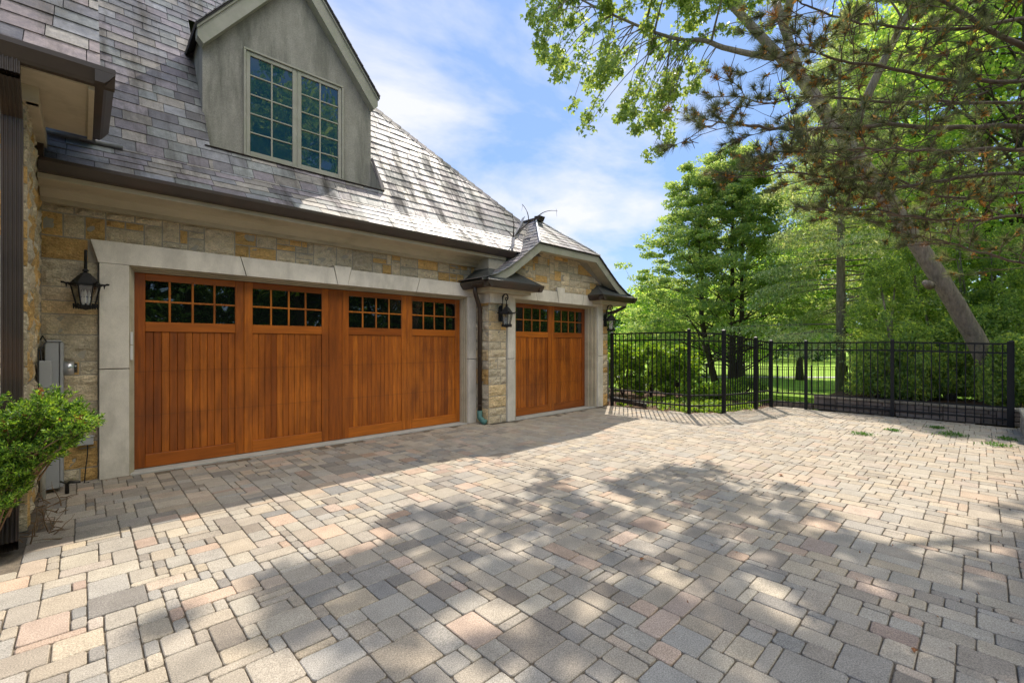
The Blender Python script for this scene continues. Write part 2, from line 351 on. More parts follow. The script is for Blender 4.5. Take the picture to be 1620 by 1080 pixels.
def stone_col(rng):
    t = rng.random()
    if t < .38 and t > .38-(OCH[0]-.22): t = .1
    if t < .22: c = (.47, .31, .125)
    elif t < .38: c = (.47, .37, .22)
    elif t < .75: c = (.47, .405, .29)
    else: c = (.42, .375, .285)
    k = rng.uniform(1.12, 1.5); return (c[0]*k*1.04, c[1]*k, c[2]*k*.95)
def stones(mb, P0, U, Wd, Nn, W, H, rng, u=.075, sizes=STONE_SZ, rough=.022, clippoly=None):
    P0, U, Wd, Nn = map(Vector, (P0, U, Wd, Nn))
    for (a, b, c, d) in tile(W, H, u, sizes, rng):
        g = .007; a += g; b += g; c -= g; d -= g
        col = stone_col(rng); off = rng.uniform(0, .008); seed = rng.uniform(0, 100)
        if clippoly is not None:
            pl = clip([(a, b), (c, b), (c, d), (a, d)], clippoly)
            if len(pl) < 3: continue
            full = len(pl) == 4 and abs((c-a)*(d-b) - abs(sum(pl[i][0]*pl[(i+1) % 4][1]-pl[(i+1) % 4][0]*pl[i][1] for i in range(4)))/2) < 1e-5
            if not full:
                cx = sum(p[0] for p in pl)/len(pl); cy = sum(p[1] for p in pl)/len(pl)
                inn = [(cx+(p[0]-cx)*.9, cy+(p[1]-cy)*.9) for p in pl]; n = len(pl)
                V = [P0+U*p[0]+Wd*p[1]-Nn*.02 for p in pl] + [P0+U*p[0]+Wd*p[1]+Nn*.004 for p in pl] + [P0+U*p[0]+Wd*p[1]+Nn*(.014+off) for p in inn]
                mb.mesh(V, [(i, (i+1) % n, n+(i+1) % n, n+i) for i in range(n)] + [(n+i, n+(i+1) % n, 2*n+(i+1) % n, 2*n+i) for i in range(n)] + [list(range(2*n, 3*n))], col); continue
        nx = max(3, int((c-a)/.035)); ny = max(3, int((d-b)/.035)); V = []
        for j in range(ny+1):
            for i in range(nx+1):
                x = a+(c-a)*i/nx; y = b+(d-b)*j/ny
                if i in (0, nx) or j in (0, ny): h = .002; x += rng.uniform(-.002, .002) ; y += rng.uniform(-.002, .002)
                else: h = .010+off+mnoise.noise(Vector((x*9+seed, y*12, seed)))*rough*1.2+mnoise.noise(Vector((x*30, y*40, seed)))*rough*.5
                V.append(P0+U*x+Wd*y+Nn*h)
        F = [(j*(nx+1)+i, j*(nx+1)+i+1, (j+1)*(nx+1)+i+1, (j+1)*(nx+1)+i) for j in range(ny) for i in range(nx)]
        k = len(V)
        V += [P0+U*x+Wd*y-Nn*.02 for x, y in ((a, b), (c, b), (c, d), (a, d))]
        ring = [0, nx, (ny+1)*(nx+1)-1, ny*(nx+1)]
        F += [(k+i, k+(i+1) % 4, ring[(i+1) % 4], ring[i]) for i in range(4)]
        mb.mesh(V, F, col)
def slate_col(rng, warm=0):
    t = rng.random()
    if t < .26: c = (.150, .134, .142)
    elif t < .50: c = (.146, .147, .153)
    elif t < .66: c = (.142, .148, .142)
    elif t < .86: c = (.19, .175, .155)
    else: c = (.105, .10, .105)
    if warm and rng.random() < warm: c = (.15, .124, .12)
    k = rng.uniform(1.1, 1.8); return tuple(x*k for x in c)
def slates(mb, base, P0, U, V, poly, rng, expo=.17, wr=(.2, .38), warm=0, skip=None, t0=.016):
    """poly convex ccw in (u,v); U along the course, V up the slope (unit vectors)"""
    P0, U, V = Vector(P0), Vector(U).normalized(), Vector(V).normalized(); Nn = U.cross(V).normalized()
    if Nn.z < 0: Nn = -Nn
    area = sum(poly[i][0]*poly[(i+1) % len(poly)][1]-poly[(i+1) % len(poly)][0]*poly[i][1] for i in range(len(poly)))
    if area < 0: poly = poly[::-1]
    base.face([P0+U*p[0]+V*p[1]-Nn*.004 for p in poly])
    vmin = min(p[1] for p in poly); vmax = max(p[1] for p in poly); umin = min(p[0] for p in poly); umax = max(p[0] for p in poly)
    k0 = math.floor(vmin/expo); k = k0
    while k*expo < vmax:
        vb = k*expo; u = umin - rng.uniform(0, .3)
        while u < umax:
            w_ = rng.uniform(*wr); a, b = u+.003, u+w_-.003; dv = rng.uniform(-.006, .004)
            pl = clip([(a, vb+dv), (b, vb+dv+rng.uniform(-.003, .003)), (b, vb+expo*1.12), (a, vb+expo*1.12)], poly)
            u += w_
            if len(pl) < 3: continue
            cx = sum(p[0] for p in pl)/len(pl); cy = sum(p[1] for p in pl)/len(pl)
            if skip and skip(cx, cy): continue
            th = t0*.42+rng.uniform(0, .005); tw = rng.uniform(-.003, .003)
            def hgt(p): return th*(1-(p[1]-vb)/(expo*1.12))+.003+tw*((p[0]-cx)/w_)
            top = [P0+U*p[0]+V*p[1]+Nn*hgt(p) for p in pl]; bot = [P0+U*p[0]+V*p[1]-Nn*.003 for p in pl]; n = len(pl)
            mb.mesh(top+bot, [list(range(n))]+[(i, (i+1) % n, n+(i+1) % n, n+i) for i in range(n)], slate_col(rng, warm))
        k += 1

# ================================================================== GROUND
def hgt(x, y):
    t = min(1, max(0, (x-14)/13)); return -.05 - 1.02*(t*t*(3-2*t))
xs = [-160, -80, -40, -20, -8] + [0, 6, 9, 11, 13, 14] + [14+i for i in range(1, 14)] + [29, 33, 40, 55, 80, 120, 180, 300, 500, 900]
ys = [-900, -500, -250, -150, -80, -40, -20, -10, -5, 0, 3, 6, 9, 12, 16, 22, 30, 45, 70, 110, 200, 400, 900]
mb = MB(); V = [(x, y, hgt(x, y)) for x in xs for y in ys]; ny = len(ys)
mb.mesh(V, [(i*ny+j, (i+1)*ny+j, (i+1)*ny+j+1, i*ny+j+1) for i in range(len(xs)-1) for j in range(ny-1)])
tag(mb.build('lawn', M['lawn']), 'bright green mown lawn falling away beyond the fence', kind='structure')
mb = MB(); mb.face([(-30, -30, -.011), (12.48, -30, -.011), (12.48, 3.55, -.011), (11.54, 3.68, -.011), (10.38, 3.97, -.011), (9.72, 4.47, -.011), (9.6, 6.6, -.011), (9.3, 7.2, -.011), (-30, 7.2, -.011)])
tag(mb.build('driveway_bedding', M['joint']), 'sandy bedding between the driveway pavers', kind='structure')
DRV = [(-30, -30), (12.42, -30), (12.42, 3.57), (11.54, 3.72), (10.38, 4.0), (9.74, 4.5), (9.6, 6.52), (9.6, 7.2), (-30, 7.2)]
def inpoly(x, y, P):
    c = False; j = len(P)-1
    for i in range(len(P)):
        if (P[i][1] > y) != (P[j][1] > y) and x < (P[j][0]-P[i][0])*(y-P[i][1])/(P[j][1]-P[i][1])+P[i][0]: c = not c
        j = i
    return c
rng = random.Random(5)
PV = [(4, 4)]*2 + [(4, 3)]*4 + [(3, 4)]*2 + [(3, 3)]*4 + [(3, 2)]*6 + [(2, 3)]*3 + [(2, 2)]*4 + [(5, 3)]*1 + [(4, 2)]*4 + [(2, 4)]*1 + [(3, 1)]*3 + [(4, 1)]*2
def paver_col(x, y, rng):
    far = min(1, max(0, (x-3.2)/3)); near_wall = y > 5.6
    t = rng.random(); dark = .24*(1-far)+.02*far+(.12 if near_wall else 0); pink = .12*(1-far)+.16*far
    if x+y*.3 < 2.0 and not near_wall: dark *= .45
    if t < dark*.4: c = (.205, .195, .185)
    elif t < dark: c = (.25, .237, .22)
    elif t < dark+pink*.5: c = (.40, .315, .262)
    elif t < dark+pink: c = (.39, .335, .285)
    elif t < dark+pink+.02: c = (.32, .245, .205)
    elif t < dark+pink+.27: c = (.305, .288, .262)
    elif t < dark+pink+.58: c = (.345, .318, .275)
    else: c = (.385, .35, .29)
    f_ = .45*far+.12; mean = (.36, .322, .272); c = tuple(c[q]*(1-f_)+mean[q]*f_ for q in range(3))
    k = rng.uniform(.9, 1.1)*(1+.08*far); g = rng.uniform(-.015, .015); return (c[0]*k+g, c[1]*k, c[2]*k-g)
mb = MB()
def paver(mb, a, b, c, d, z0, col, rng, ex=None):
    g = .0022; a += g+rng.uniform(0, .002); b += g+rng.uniform(0, .002); c -= g+rng.uniform(0, .002); d -= g+rng.uniform(0, .002)
    r = .012+rng.uniform(0, .008)
    def oct(e, j):
        P = []
        for (x, y, sx, sy) in ((a+e, b+e, 1, 1), (c-e, b+e, -1, 1), (c-e, d-e, -1, -1), (a+e, d-e, 1, -1)):
            q = max(.003, r*(1-.3*(e > 0)))
            pts = [(x, y+sy*q), (x+sx*q*.3, y+sy*q*.3), (x+sx*q, y)] 
            if (sx, sy) in ((-1, 1), (1, -1)): pts = pts[::-1]
            P += pts
        return P
    o1 = oct(0, 0); o2 = oct(.004, 0); n = len(o1)
    tx, ty = rng.uniform(-.004, .004), rng.uniform(-.004, .004); dz = rng.uniform(-.002, .002); cx, cy = (a+c)/2, (b+d)/2
    jit = [(rng.uniform(-.0022, .0022), rng.uniform(-.0022, .0022)) for _ in range(n)]
    def Z(x, y): return z0+dz+tx*(x-cx)+ty*(y-cy)
    V = [(p[0]+q[0], p[1]+q[1], z0-.03) for p, q in zip(o1, jit)]+[(p[0]+q[0], p[1]+q[1], Z(*p)-.0035) for p, q in zip(o1, jit)]+[(p[0]+q[0], p[1]+q[1], Z(*p)) for p, q in zip(o2, jit)]
    F = [(i, (i+1) % n, n+(i+1) % n, n+i) for i in range(n)]+[(n+i, n+(i+1) % n, 2*n+(i+1) % n, 2*n+i) for i in range(n)]+[list(range(2*n, 3*n))]
    mb.mesh(V, F, col)
X0, X1, Y0, Y1 = -2.4, 12.5, -3.6, 6.99
for (a, b, c, d) in tile(X1-X0, Y1-Y0, .067, PV, rng):
    a += X0; c += X0; b += Y0; d += Y0; cx, cy = (a+c)/2, (b+d)/2
    if not inpoly(cx, cy, DRV): continue
    if cx < -.25 and cy > 4.55 - .0*cx: continue
    if cx < .0 and cy > 5.9: 
        if cx < -.3: continue
    if d > 6.9 and .4 < cx < 5.4: continue
    if d > 6.5 and 5.62 < cx < 9.6: continue
    paver(mb, a, b, c, d, 0, paver_col(cx, cy, rng), rng)
drv = mb.build('driveway', M['paver'])
tag(drv, 'tumbled stone block paving in tan, grey and pink on the driveway', kind='structure')
# mulch
mb = MB(); mb.face([(-3, 4.5, -.012), (-.28, 4.5, -.012), (-.22, 5.3, -.012), (-.05, 5.9, -.012), (-.05, 6.2, -.012), (-.33, 6.6, -.012), (-3, 6.9, -.012)])
mb.face([(9.6, 6.6, -.012), (9.74, 4.5, -.012), (10.38, 4.0, -.012), (11.54, 3.72, -.012), (12.45, 3.58, -.012), (14.0, 3.6, -.012), (14.2, 9, -.03), (12, 13, -.03), (9.6, 13, -.03)])
tag(mb.build('mulch_bed', M['mulch']), 'brown mulch bed', kind='structure')
# raised beds held by the retaining walls
mb = MB(); mb.box((12.80, -12, -.3), (15.2, 2.72, .24)); mb.box((2.0, -12, -.3), (12.80, -.78, .33))
tag(mb.build('raised_bed', M['mulch']), 'raised soil bed behind the low block walls', kind='structure')
# concrete path across the lawn
def gl(px, d): p = at(px, 545, d); return p.x, p.y
mb = MB(); pa = [gl(-200, 36.8), gl(2600, 33.4)]; pb = [gl(-200, 38.1), gl(2600, 34.7)]
n = 14
for i in range(n):
    def lp(s, t): x = s[0][0]+(s[1][0]-s[0][0])*t; y = s[0][1]+(s[1][1]-s[0][1])*t; return (x, y, hgt(x, y)+.03)
    mb.face([lp(pa, i/n), lp(pa, (i+1)/n), lp(pb, (i+1)/n), lp(pb, i/n)])
tag(mb.build('path', M['conc']), 'pale concrete path crossing the lawn', kind='structure')

# ================================================================== HOUSE
H = thing('garage_house', 'tan limestone garage wing with slate roof, cedar garage doors and a dormer', 'house', (2.9, 7, 0))
rng = random.Random(11)
WX = -.33    # inside corner with the projecting wing
# ---- stone walls
mb = MB(); mo = MB()
mo.box((WX-.3, 6.955, 0), (.12, 7.3, 2.66)); mo.box((.121, 7.001, 0), (.39, 7.3, 2.659)); mo.box((5.41, 7.001, 0), (5.419, 7.3, 2.659)); mo.box((.3, 7.25, .02), (9.4, 13, 3.2)); mo.box((6.09, 6.621, 0), (6.30, 7.2, 2.7)); mo.box((9.11, 6.621, 0), (9.33, 7.2, 2.7)); mo.box((WX-.3, 6.955, 2.66), (5.64, 7.3, 3.3)); mo.box((5.42, 6.957, 0), (5.65, 7.3, 2.66))
stones(mb, (WX, 6.955, 0.0), (1, 0, 0), (0, 0, 1), (0, -1, 0), .455, 2.46, rng, sizes=[(6, 2), (6, 3), (3, 3), (4, 2), (2, 2), (6, 2), (6, 4)])
stones(mb, (WX, 6.955, 2.46), (1, 0, 0), (0, 0, 1), (0, -1, 0), .375, .25, rng)
OCH[0] = .36
stones(mb, (WX, 6.955, 2.71), (1, 0, 0), (0, 0, 1), (0, -1, 0), 5.94, .345, rng, u=.0865, sizes=[(3, 2), (4, 2), (2, 2), (3, 4), (3, 1), (4, 4), (2, 1), (5, 2), (2, 3)])
wall = mb.build('stone_wall', M['stone'], H); mo.build('mortar', M['mortar'], wall)
OCH[0] = .22
# pier and bay front
mb = MB(); mo = MB()
mo.box((5.625, 6.535, 0), (6.09, 7.3, 3.2)); mo.box((9.33, 6.535, 0), (9.585, 7.3, 3.2)); mo.prism([(6.0, 2.6), (9.4, 2.6), (9.4, 3.0), (8.6, 3.62), (6.8, 3.62), (6.0, 3.0)], 1, 6.535, 6.9)
mo.box((9.3, 7.3, 0), (9.585, 13, 3.3))
stones(mb, (5.62, 6.535, 0), (1, 0, 0), (0, 0, 1), (0, -1, 0), .465, 2.42, rng, sizes=[(6, 3), (6, 2), (3, 3), (6, 4), (4, 2), (6, 2)])
stones(mb, (5.625, 6.98, 0), (0, -1, 0), (0, 0, 1), (-1, 0, 0), .445, 2.5, rng, sizes=[(6, 3), (6, 2), (3, 3), (6, 4), (6, 2)])
m2_ = MB(); stones(m2_, (9.33, 6.535, 0), (1, 0, 0), (0, 0, 1), (0, -1, 0), .255, 2.62, rng, sizes=[(3, 3), (3, 4), (3, 2), (4, 3)])
stones(m2_, (9.585, 6.54, 0), (0, 1, 0), (0, 0, 1), (1, 0, 0), 3, 3, rng); m2_.build('stone_wall', M['stone'], H)
OCH[0] = .36
gp = [(0, 0), (3.97, 0), (3.97, .1), (3.45, .36), (2.95, .78), (2.8, .86), (1.2, .86), (1.05, .78), (.55, .36), (0, .1)]
m2_ = MB(); stones(m2_, (5.70, 6.535, 2.71), (1, 0, 0), (0, 0, 1), (0, -1, 0), 3.98, .92, rng, u=.077, clippoly=gp); m2_.build('gable_wall', M['stone'], H)
bw = mb.build('stone_wall', M['stone'], H); mo.build('mortar', M['mortar'], bw)
OCH[0] = .30
# wing walls
mb = MB(); mo = MB()
mo.box((-3, 5.415, 0), (WX-.015, 7.0, 3.6))
stones(mb, (-1.6, 5.415, 0), (1, 0, 0), (0, 0, 1), (0, -1, 0), 1.275, 3.52, rng, rough=.02)
stones(mb, (WX-.015, 5.41, 0), (0, 1, 0), (0, 0, 1), (1, 0, 0), 1.55, 3.52, rng, rough=.022)
ww = mb.build('stone_wall', M['stone'], H); mo.build('mortar', M['mortar'], ww)
# main hidden walls (right side and back close the volume)
# ---- limestone surrounds
mb = MB()
def jamb(mb, x0, x1, y0, y1, zt=2.46):
    mb.bbox((x0, y0, 0.0), (x1, y1, 1.245), .005); mb.bbox((x0, y0, 1.255), (x1, y1, zt-.004), .005)
jamb(mb, .13, .39, 6.88, 7.0); mb.build('door_jamb', M['lime'], H)
mb = MB(); jamb(mb, 5.41, 5.605, 6.88, 7.0); mb.build('door_jamb', M['lime'], H)
mb = MB(); jamb(mb, 6.095, 6.29, 6.49, 6.62); mb.build('door_jamb', M['lime'], H)
mb = MB(); jamb(mb, 9.115, 9.33, 6.49, 6.62); mb.build('door_jamb', M['lime'], H)
def lintel(segs, keyp, y0, y1):
    mb = MB()
    for s in segs: mb.prism(s, 1, y0, y1)
    l = mb.build('lintel', M['lime'], H)
    k = MB(); k.prism(keyp, 1, y0-.012, y1); k.build('keystone', M['lime'], l)
g = .006
lintel([[(.06, 2.71), (.125, 2.46), (1.60-g, 2.46), (1.53-g, 2.71)], [(1.53+g, 2.71), (1.60+g, 2.46), (2.85-g, 2.46), (2.79-g, 2.71)],
        [(3.06+g, 2.71), (3.0+g, 2.46), (4.25-g, 2.46), (4.32-g, 2.71)], [(4.32+g, 2.71), (4.25+g, 2.46), (5.60, 2.46), (5.605, 2.71)]],
       [(2.79, 2.745), (2.85, 2.458), (3.0, 2.458), (3.06, 2.745)], 6.88, 7.0)
lintel([[(6.0, 2.70), (6.0, 2.46), (6.95-g, 2.46), (6.89-g, 2.70)], [(6.89+g, 2.70), (6.95+g, 2.46), (7.64-g, 2.46), (7.58-g, 2.70)],
        [(7.84+g, 2.70), (7.78+g, 2.46), (8.50-g, 2.46), (8.56-g, 2.70)], [(8.56+g, 2.70), (8.50+g, 2.46), (9.33, 2.46), (9.33, 2.70)]],
       [(7.57, 2.80), (7.64, 2.458), (7.78, 2.458), (7.85, 2.80)], 6.49, 6.62)
# ---- door trims
def trim(x0, x1, yf, yd, zd, wl, wr):
    mb = MB(); k = 3
    for i in range(k):      # stepped mouldings
        f = i/k; y = yf+(yd-yf)*f
        mb.bbox((x0-wl*(1-f), y, 0), (x0-wl*(1-f-1/k)-.001, yd+.03, zd+.05*(1-f)-.001), .003)
        mb.bbox((x1+wr*(1-f-1/k)+.001, y, 0), (x1+wr*(1-f), yd+.03, zd+.05*(1-f)-.001), .003)
        mb.bbox((x0-wl*(1-f-1/k), y+.0015, zd+.05*(1-f-1/k)), (x1+wr*(1-f-1/k), yd+.03, zd+.05*(1-f)-.002), .003)
    return mb.build('door_trim', M['trim'], H)
trim(.445, 5.357, 6.93, 7.07, 2.41, .054, .052); trim(6.46, 8.96, 6.53, 6.75, 2.41, .165, .153)
mb = MB(); mb.bbox((.40, 6.90, -.02), (5.40, 7.12, .012), .004); mb.build('threshold', M['conc'], H)
mb = MB(); mb.bbox((6.30, 6.53, -.02), (9.11, 6.80, .012), .004); mb.build('threshold', M['conc'], H)
# ---- garage doors
def wcol(rng, k=1): 
    t = rng.uniform(.62, 1.22)*k; return (.37*t, .100*t**1.25, .0075*t**1.5)
def leaf(door, x0, x1, y, rng, muntin_cols=4):
    zt = 2.405; st = .105
    fr = MB()
    for (a, b) in ((x0, x0+st), (x1-st, x1)):
        fr = MB(); fr.bbox((a, y, .02), (b, y+.04, zt), .004, wcol(rng, .95)); fr.build('door_stile', M['wood'], door)
    fr = MB()
    for (a, b) in ((.02, .18), (1.69, 1.81), (2.32, zt)):
        fr = MB(); fr.bbox((x0+st, y+.002, a), (x1-st, y+.04, b), .004, wcol(rng, 1.0)); fr.build('door_rail', M['woodh'], door)
    pk = MB(); n = 12; a = x0+st; w_ = (x1-x0-2*st)/n
    for i in range(n): pk.bbox((a+i*w_+.0015, y+.018, .18), (a+(i+1)*w_-.0015, y+.04, 1.69), .004, wcol(rng))
    pk.build('plank_panel', M['wood'], door)
    wn = MB(); a, b = x0+st, x1-st; z0, z1 = 1.81, 2.32
    for i in range(1, 4): xx = a+(b-a)*i/4; wn.bbox((xx-.012, y+.006, z0), (xx+.012, y+.036, z1), .004, (.42, .13, .012))
    wn.bbox((a, y+.0075, (z0+z1)/2-.012), (b, y+.0345, (z0+z1)/2+.012), .004, (.42, .13, .012))
    wn.build('window_grille', M['wood'], door)
    gl_ = MB(); gl_.box((a, y+.022, z0), (b, y+.028, z1)); gl_.build('window_pane', M['glass'], door)
    bk = MB(); bk.box((a, y+.06, z0), (b, y+.07, z1)); 
def garage_door(x0, x1, y, splits, label):
    door = bpy.data.objects.new('garage_door', None); COL.objects.link(door); door.parent = H; door['label'] = label
    rr = random.Random(int(x0*10)); 
    bk = MB(); bk.box((x0, y+.041, .015), (x1, y+.08, 2.41), (.02, .008, .003)); bk.build('door_back', M['wood'], door)
    for (a, b) in splits: leaf(door, a, b, y, rr)
    return door
dd = garage_door(.445, 5.357, 7.09, [], 'double-width cedar garage door of four panelled leaves')
c0 = .447; lw = 1.17
rr = random.Random(3)
for a in (c0, c0+lw+.004, 5.355-2*lw-.004, 5.355-lw): leaf(dd, a, a+lw, 7.09, rr)
mb = MB(); mb.bbox((c0+2*lw+.006, 7.084, .02), (5.355-2*lw-.006, 7.13, 2.405), .004, wcol(rr, 1.05)); mb.build('centre_stile', M['wood'], dd)
mb = MB()
for z in (.66, 1.20): mb.box((.447, 7.0885, z-.002), (5.355, 7.0905, z+.002), (.10, .03, .006))
mb.build('section_joint', M['wood'], dd)
ds = garage_door(6.46, 8.96, 6.774, [(6.462, 7.708), (7.712, 8.958)], 'single cedar garage door of two panelled leaves')
mb = MB()
for z in (.66, 1.20): mb.box((6.462, 6.7725, z-.002), (8.958, 6.7745, z+.002), (.10, .03, .006))
mb.build('section_joint', M['wood'], ds)
# door side weatherstrip plates
mb = MB(); mb.bbox((.40, 6.915, 1.35), (.425, 6.93, 1.52), .003); mb.bbox((.40, 6.915, 1.53), (.425, 6.93, 1.68), .003); mb.build('hinge_plate', M['white'], H)
# ---- eave: frieze, crown, soffit, gutter
mb = MB(); mb.box((WX, 6.87, 3.05), (5.63, 6.96, 3.22)); mb.build('frieze', M['frieze'], H)
mb = MB()
cr = [(6.87, 3.10), (6.82, 3.135), (6.80, 3.18), (6.74, 3.195), (6.50, 3.20), (6.50, 3.25), (6.96, 3.25)]
mb.prism(cr, 0, WX, 6.05); mb.build('soffit', M['trim'], H)
def gutter_prof(s=1): # (out, up) profile, out grows away from the house
    return [(0, 0), (.055*s, 0), (.075*s, .02*s), (.10*s, .055*s), (.125*s, .09*s), (.125*s, .125*s), (.112*s, .13*s), (.105*s, .115*s), (.0, .115*s)]
def gutter_x(mb, y, z, xa, xb, s=1):   # runs along X, back at y
    mb.prism([(y-o, z+u) for o, u in gutter_prof(s)], 0, xa, xb)
def gutter_y(mb, x, z, ya, yb, sg=1, s=1):
    mb.prism([(x+sg*o, z+u) for o, u in gutter_prof(s)], 1, ya, yb)
mb = MB(); gutter_x(mb, 6.50, 3.252, WX+.01, 6.22); mb.build('gutter', M['bronze'], H)
# ---- main roof
rng = random.Random(23)
mb = MB(); un = MB()
kv = Vector((0, .5, .425)); kl = kv.length
slates(mb, un, (WX, 6.40, 3.375), (1, 0, 0), kv, [(0, 0), (7.3, 0), (7.3, kl), (0, kl)], rng, expo=.15, wr=(.25, .42), t0=.015)
sv = Vector((0, 1, 1.5)); ss = sv.length
Yb, Zb = 6.9, 3.80
def sy(Y): return (Y-Yb)*ss
def hipx(Y): return 4.304-2.076*(Y-8.637)
XL = -2.0
args = dict(expo=.185, wr=(.18, .36), t0=.018)
O = (0, Yb, Zb)
slates(mb, un, O, (1, 0, 0), sv, [(XL, 0), (1.23, 0), (1.23, sy(10)), (XL, sy(10))], rng, **args)
slates(mb, un, O, (1, 0, 0), sv, [(1.23, 0), (3.72, 0), (3.72, sy(7.16)), (1.23, sy(7.16))], rng, **args)
slates(mb, un, O, (1, 0, 0), sv, [(1.23, sy(8.9)), (hipx(8.9), sy(8.9)), (hipx(10), sy(10)), (1.23, sy(10))], rng, **args)
slates(mb, un, O, (1, 0, 0), sv, [(3.72, 0), (hipx(6.9), 0), (3.72, sy(8.918))], rng, **args)
# hip end and rear slope
a1 = (hipx(6.9), 6.9, Zb); a2 = (hipx(10), 10, Zb+4.65); a3 = (8.75, 6.5, 3.183); a4 = (8.75, 14.5, 3.183)
un.face([a1, a3, a4, a2]); un.face([a2, a4, (XL, 14.5, 3.183), (XL, 10, Zb+4.64)])
rf = mb.build('roof', M['slate'], H); un.build('roof_deck', M['under'], rf)
# hip capping slates
mb = MB(); p = Vector((hipx(6.95), 6.95, Zb+.07)); q = Vector((hipx(10), 10, Zb+4.67)); n = 40
for i in range(n):
    s0 = p.lerp(q, i/n); s1 = p.lerp(q, (i+1.2)/n); t = (s1-s0).normalized(); l = Vector((0, 1, 1.5)).normalized()
    dl = Vector((-1, -.0, 0)); wv = (dl - t*dl.dot(t)).normalized()*.11; up = Vector((.25, -.4, .6))*.02
    mb.mesh([s0+wv+up*1.3, s0+up*2.2, s1+up, s1+wv*1+up*.3, s0+wv, s0], [(0, 1, 2, 3), (4, 5, 1, 0)], slate_col(rng))
mb.build('hip_capping', M['slate'], rf)
mb = MB(); mb.tube([(-.30, 6.84, 3.80), (.33, 6.84, 3.80)], .028, 8); mb.build('vent_pipe', M['lead'], H, smooth=True)
mb = MB(); mb.prism([(6.3, 3.36), (6.62, 3.45), (6.7, 3.75), (6.45, 3.72)], 0, WX+.005, WX+.05); mb.build('kickout_flashing', M['bronze'], H)
mb = MB(); mb.prism([(9.12, 7.13), (9.25, 7.13), (9.28, 7.45), (9.18, 7.38)], 0, .62, .92); mb.build('roof_vent', M['bronze'], H)
# ---- bay roof
CX = 7.7
PR = [(0, 4.46), (1.03, 3.60), (1.46, 3.28), (1.82, 3.03), (2.2, 2.83), (2.5, 2.745)]
mb = MB(); un = MB(); YF = 6.16
for sg in (-1, 1):
    for i in range(len(PR)-1):
        (d0, z0), (d1, z1) = PR[i], PR[i+1]
        A = Vector((CX+sg*d1, 0, z1)); B = Vector((CX+sg*d0, 0, z0)); Vv = (B-A); L_ = Vv.length
        yb0 = 6.97 if (i >= 2 and sg < 0) else 9.5
        if i == 0: poly = [(YF, 0), (7.24, L_), (9.5, L_), (9.5, 0)]
        else: poly = [(YF, 0), (YF, L_), (yb0, L_), (yb0, 0)]
        slates(mb, un, A, (0, 1, 0), Vv, poly, rng, expo=.16 if i < 1 else L_/max(1, round(L_/.16)), wr=(.2, .34), t0=.014)
A = Vector((CX, YF, 3.60)); Vv = Vector((0, 7.24-YF, .86)); L_ = Vv.length
slates(mb, un, A, (1, 0, 0), Vv, [(-1.03, 0), (1.03, 0), (0, L_)], rng, expo=.155, wr=(.2, .34), t0=.014)
br = mb.build('roof', M['slate'], H); un.build('roof_deck', M['under'], br)
# hip caps of bay + ridge cap
mb = MB()
for sg in (-1, 1):
    mb.tube([(CX+sg*1.04, YF-.01, 3.61), (CX, 7.24, 4.485)], .022, 5)
mb.build('hip_flashing', M['slate'], br)
mb = MB(); mb.prism([(7.08, 4.40), (7.2, 4.40), (7.2, 4.52), (7.02, 4.50)], 0, CX-.10, CX+.08); mb.tube([(CX, 7.1, 4.49), (CX, 9.4, 4.49)], .035, 5); mb.build('ridge_cap', M['bronze'], br)
# valley flashing following main roof / bay roof meeting line
mb = MB()
vp = [(6.13, 6.40, 3.42), (6.62, 6.88, 3.83), (7.06, 7.12, 4.19), (7.35, 7.3, 4.46)]
for i in range(3):
    a, b = Vector(vp[i]), Vector(vp[i+1]); s_ = Vector((.035, -.02, .02))
    mb.mesh([a-s_, a+s_+Vector((0, 0, .02)), b+s_+Vector((0, 0, .02)), b-s_], [(0, 1, 2, 3)])
mb.build('valley_flashing', M['lead'], rf)
# rake fascia, soffit
def prof(dz, sg): return [(CX+sg*d, z+dz) for d, z in PR[1:]]
mb = MB()
for sg in (-1, 1):
    o_ = prof(-.012, sg); i_ = [(x-sg*.02*(k == 0)-sg*.06, z-.16) for k, (x, z) in enumerate(prof(0, sg))]
    for k in range(len(o_)-1): mb.prism([o_[k], o_[k+1], i_[k+1], i_[k]], 1, 6.20, 6.235)
mb.prism([(CX-1.03, 3.588), (CX+1.03, 3.588), (CX+.95, 3.44), (CX-.95, 3.44)], 1, 6.20, 6.235)
mb.build('rake_fascia', M['barge'], H)
mb = MB()
for sg in (-1, 1):
    p_ = prof(-.11, sg)
    for k in range(len(p_)-1):
        (xa, za), (xb, zb) = p_[k], p_[k+1]; mb.mesh([(xa, 6.235, za), (xb, 6.235, zb), (xb, 6.56, zb), (xa, 6.56, za), (xa, 6.235, za+.03), (xb, 6.235, zb+.03), (xb, 6.56, zb+.03), (xa, 6.56, za+.03)], [(0, 1, 2, 3), (4, 5, 6, 7)])
mb.box((CX-1.04, 6.235, 3.485), (CX+1.04, 6.56, 3.52)); mb.build('rake_soffit', M['frieze'], H)
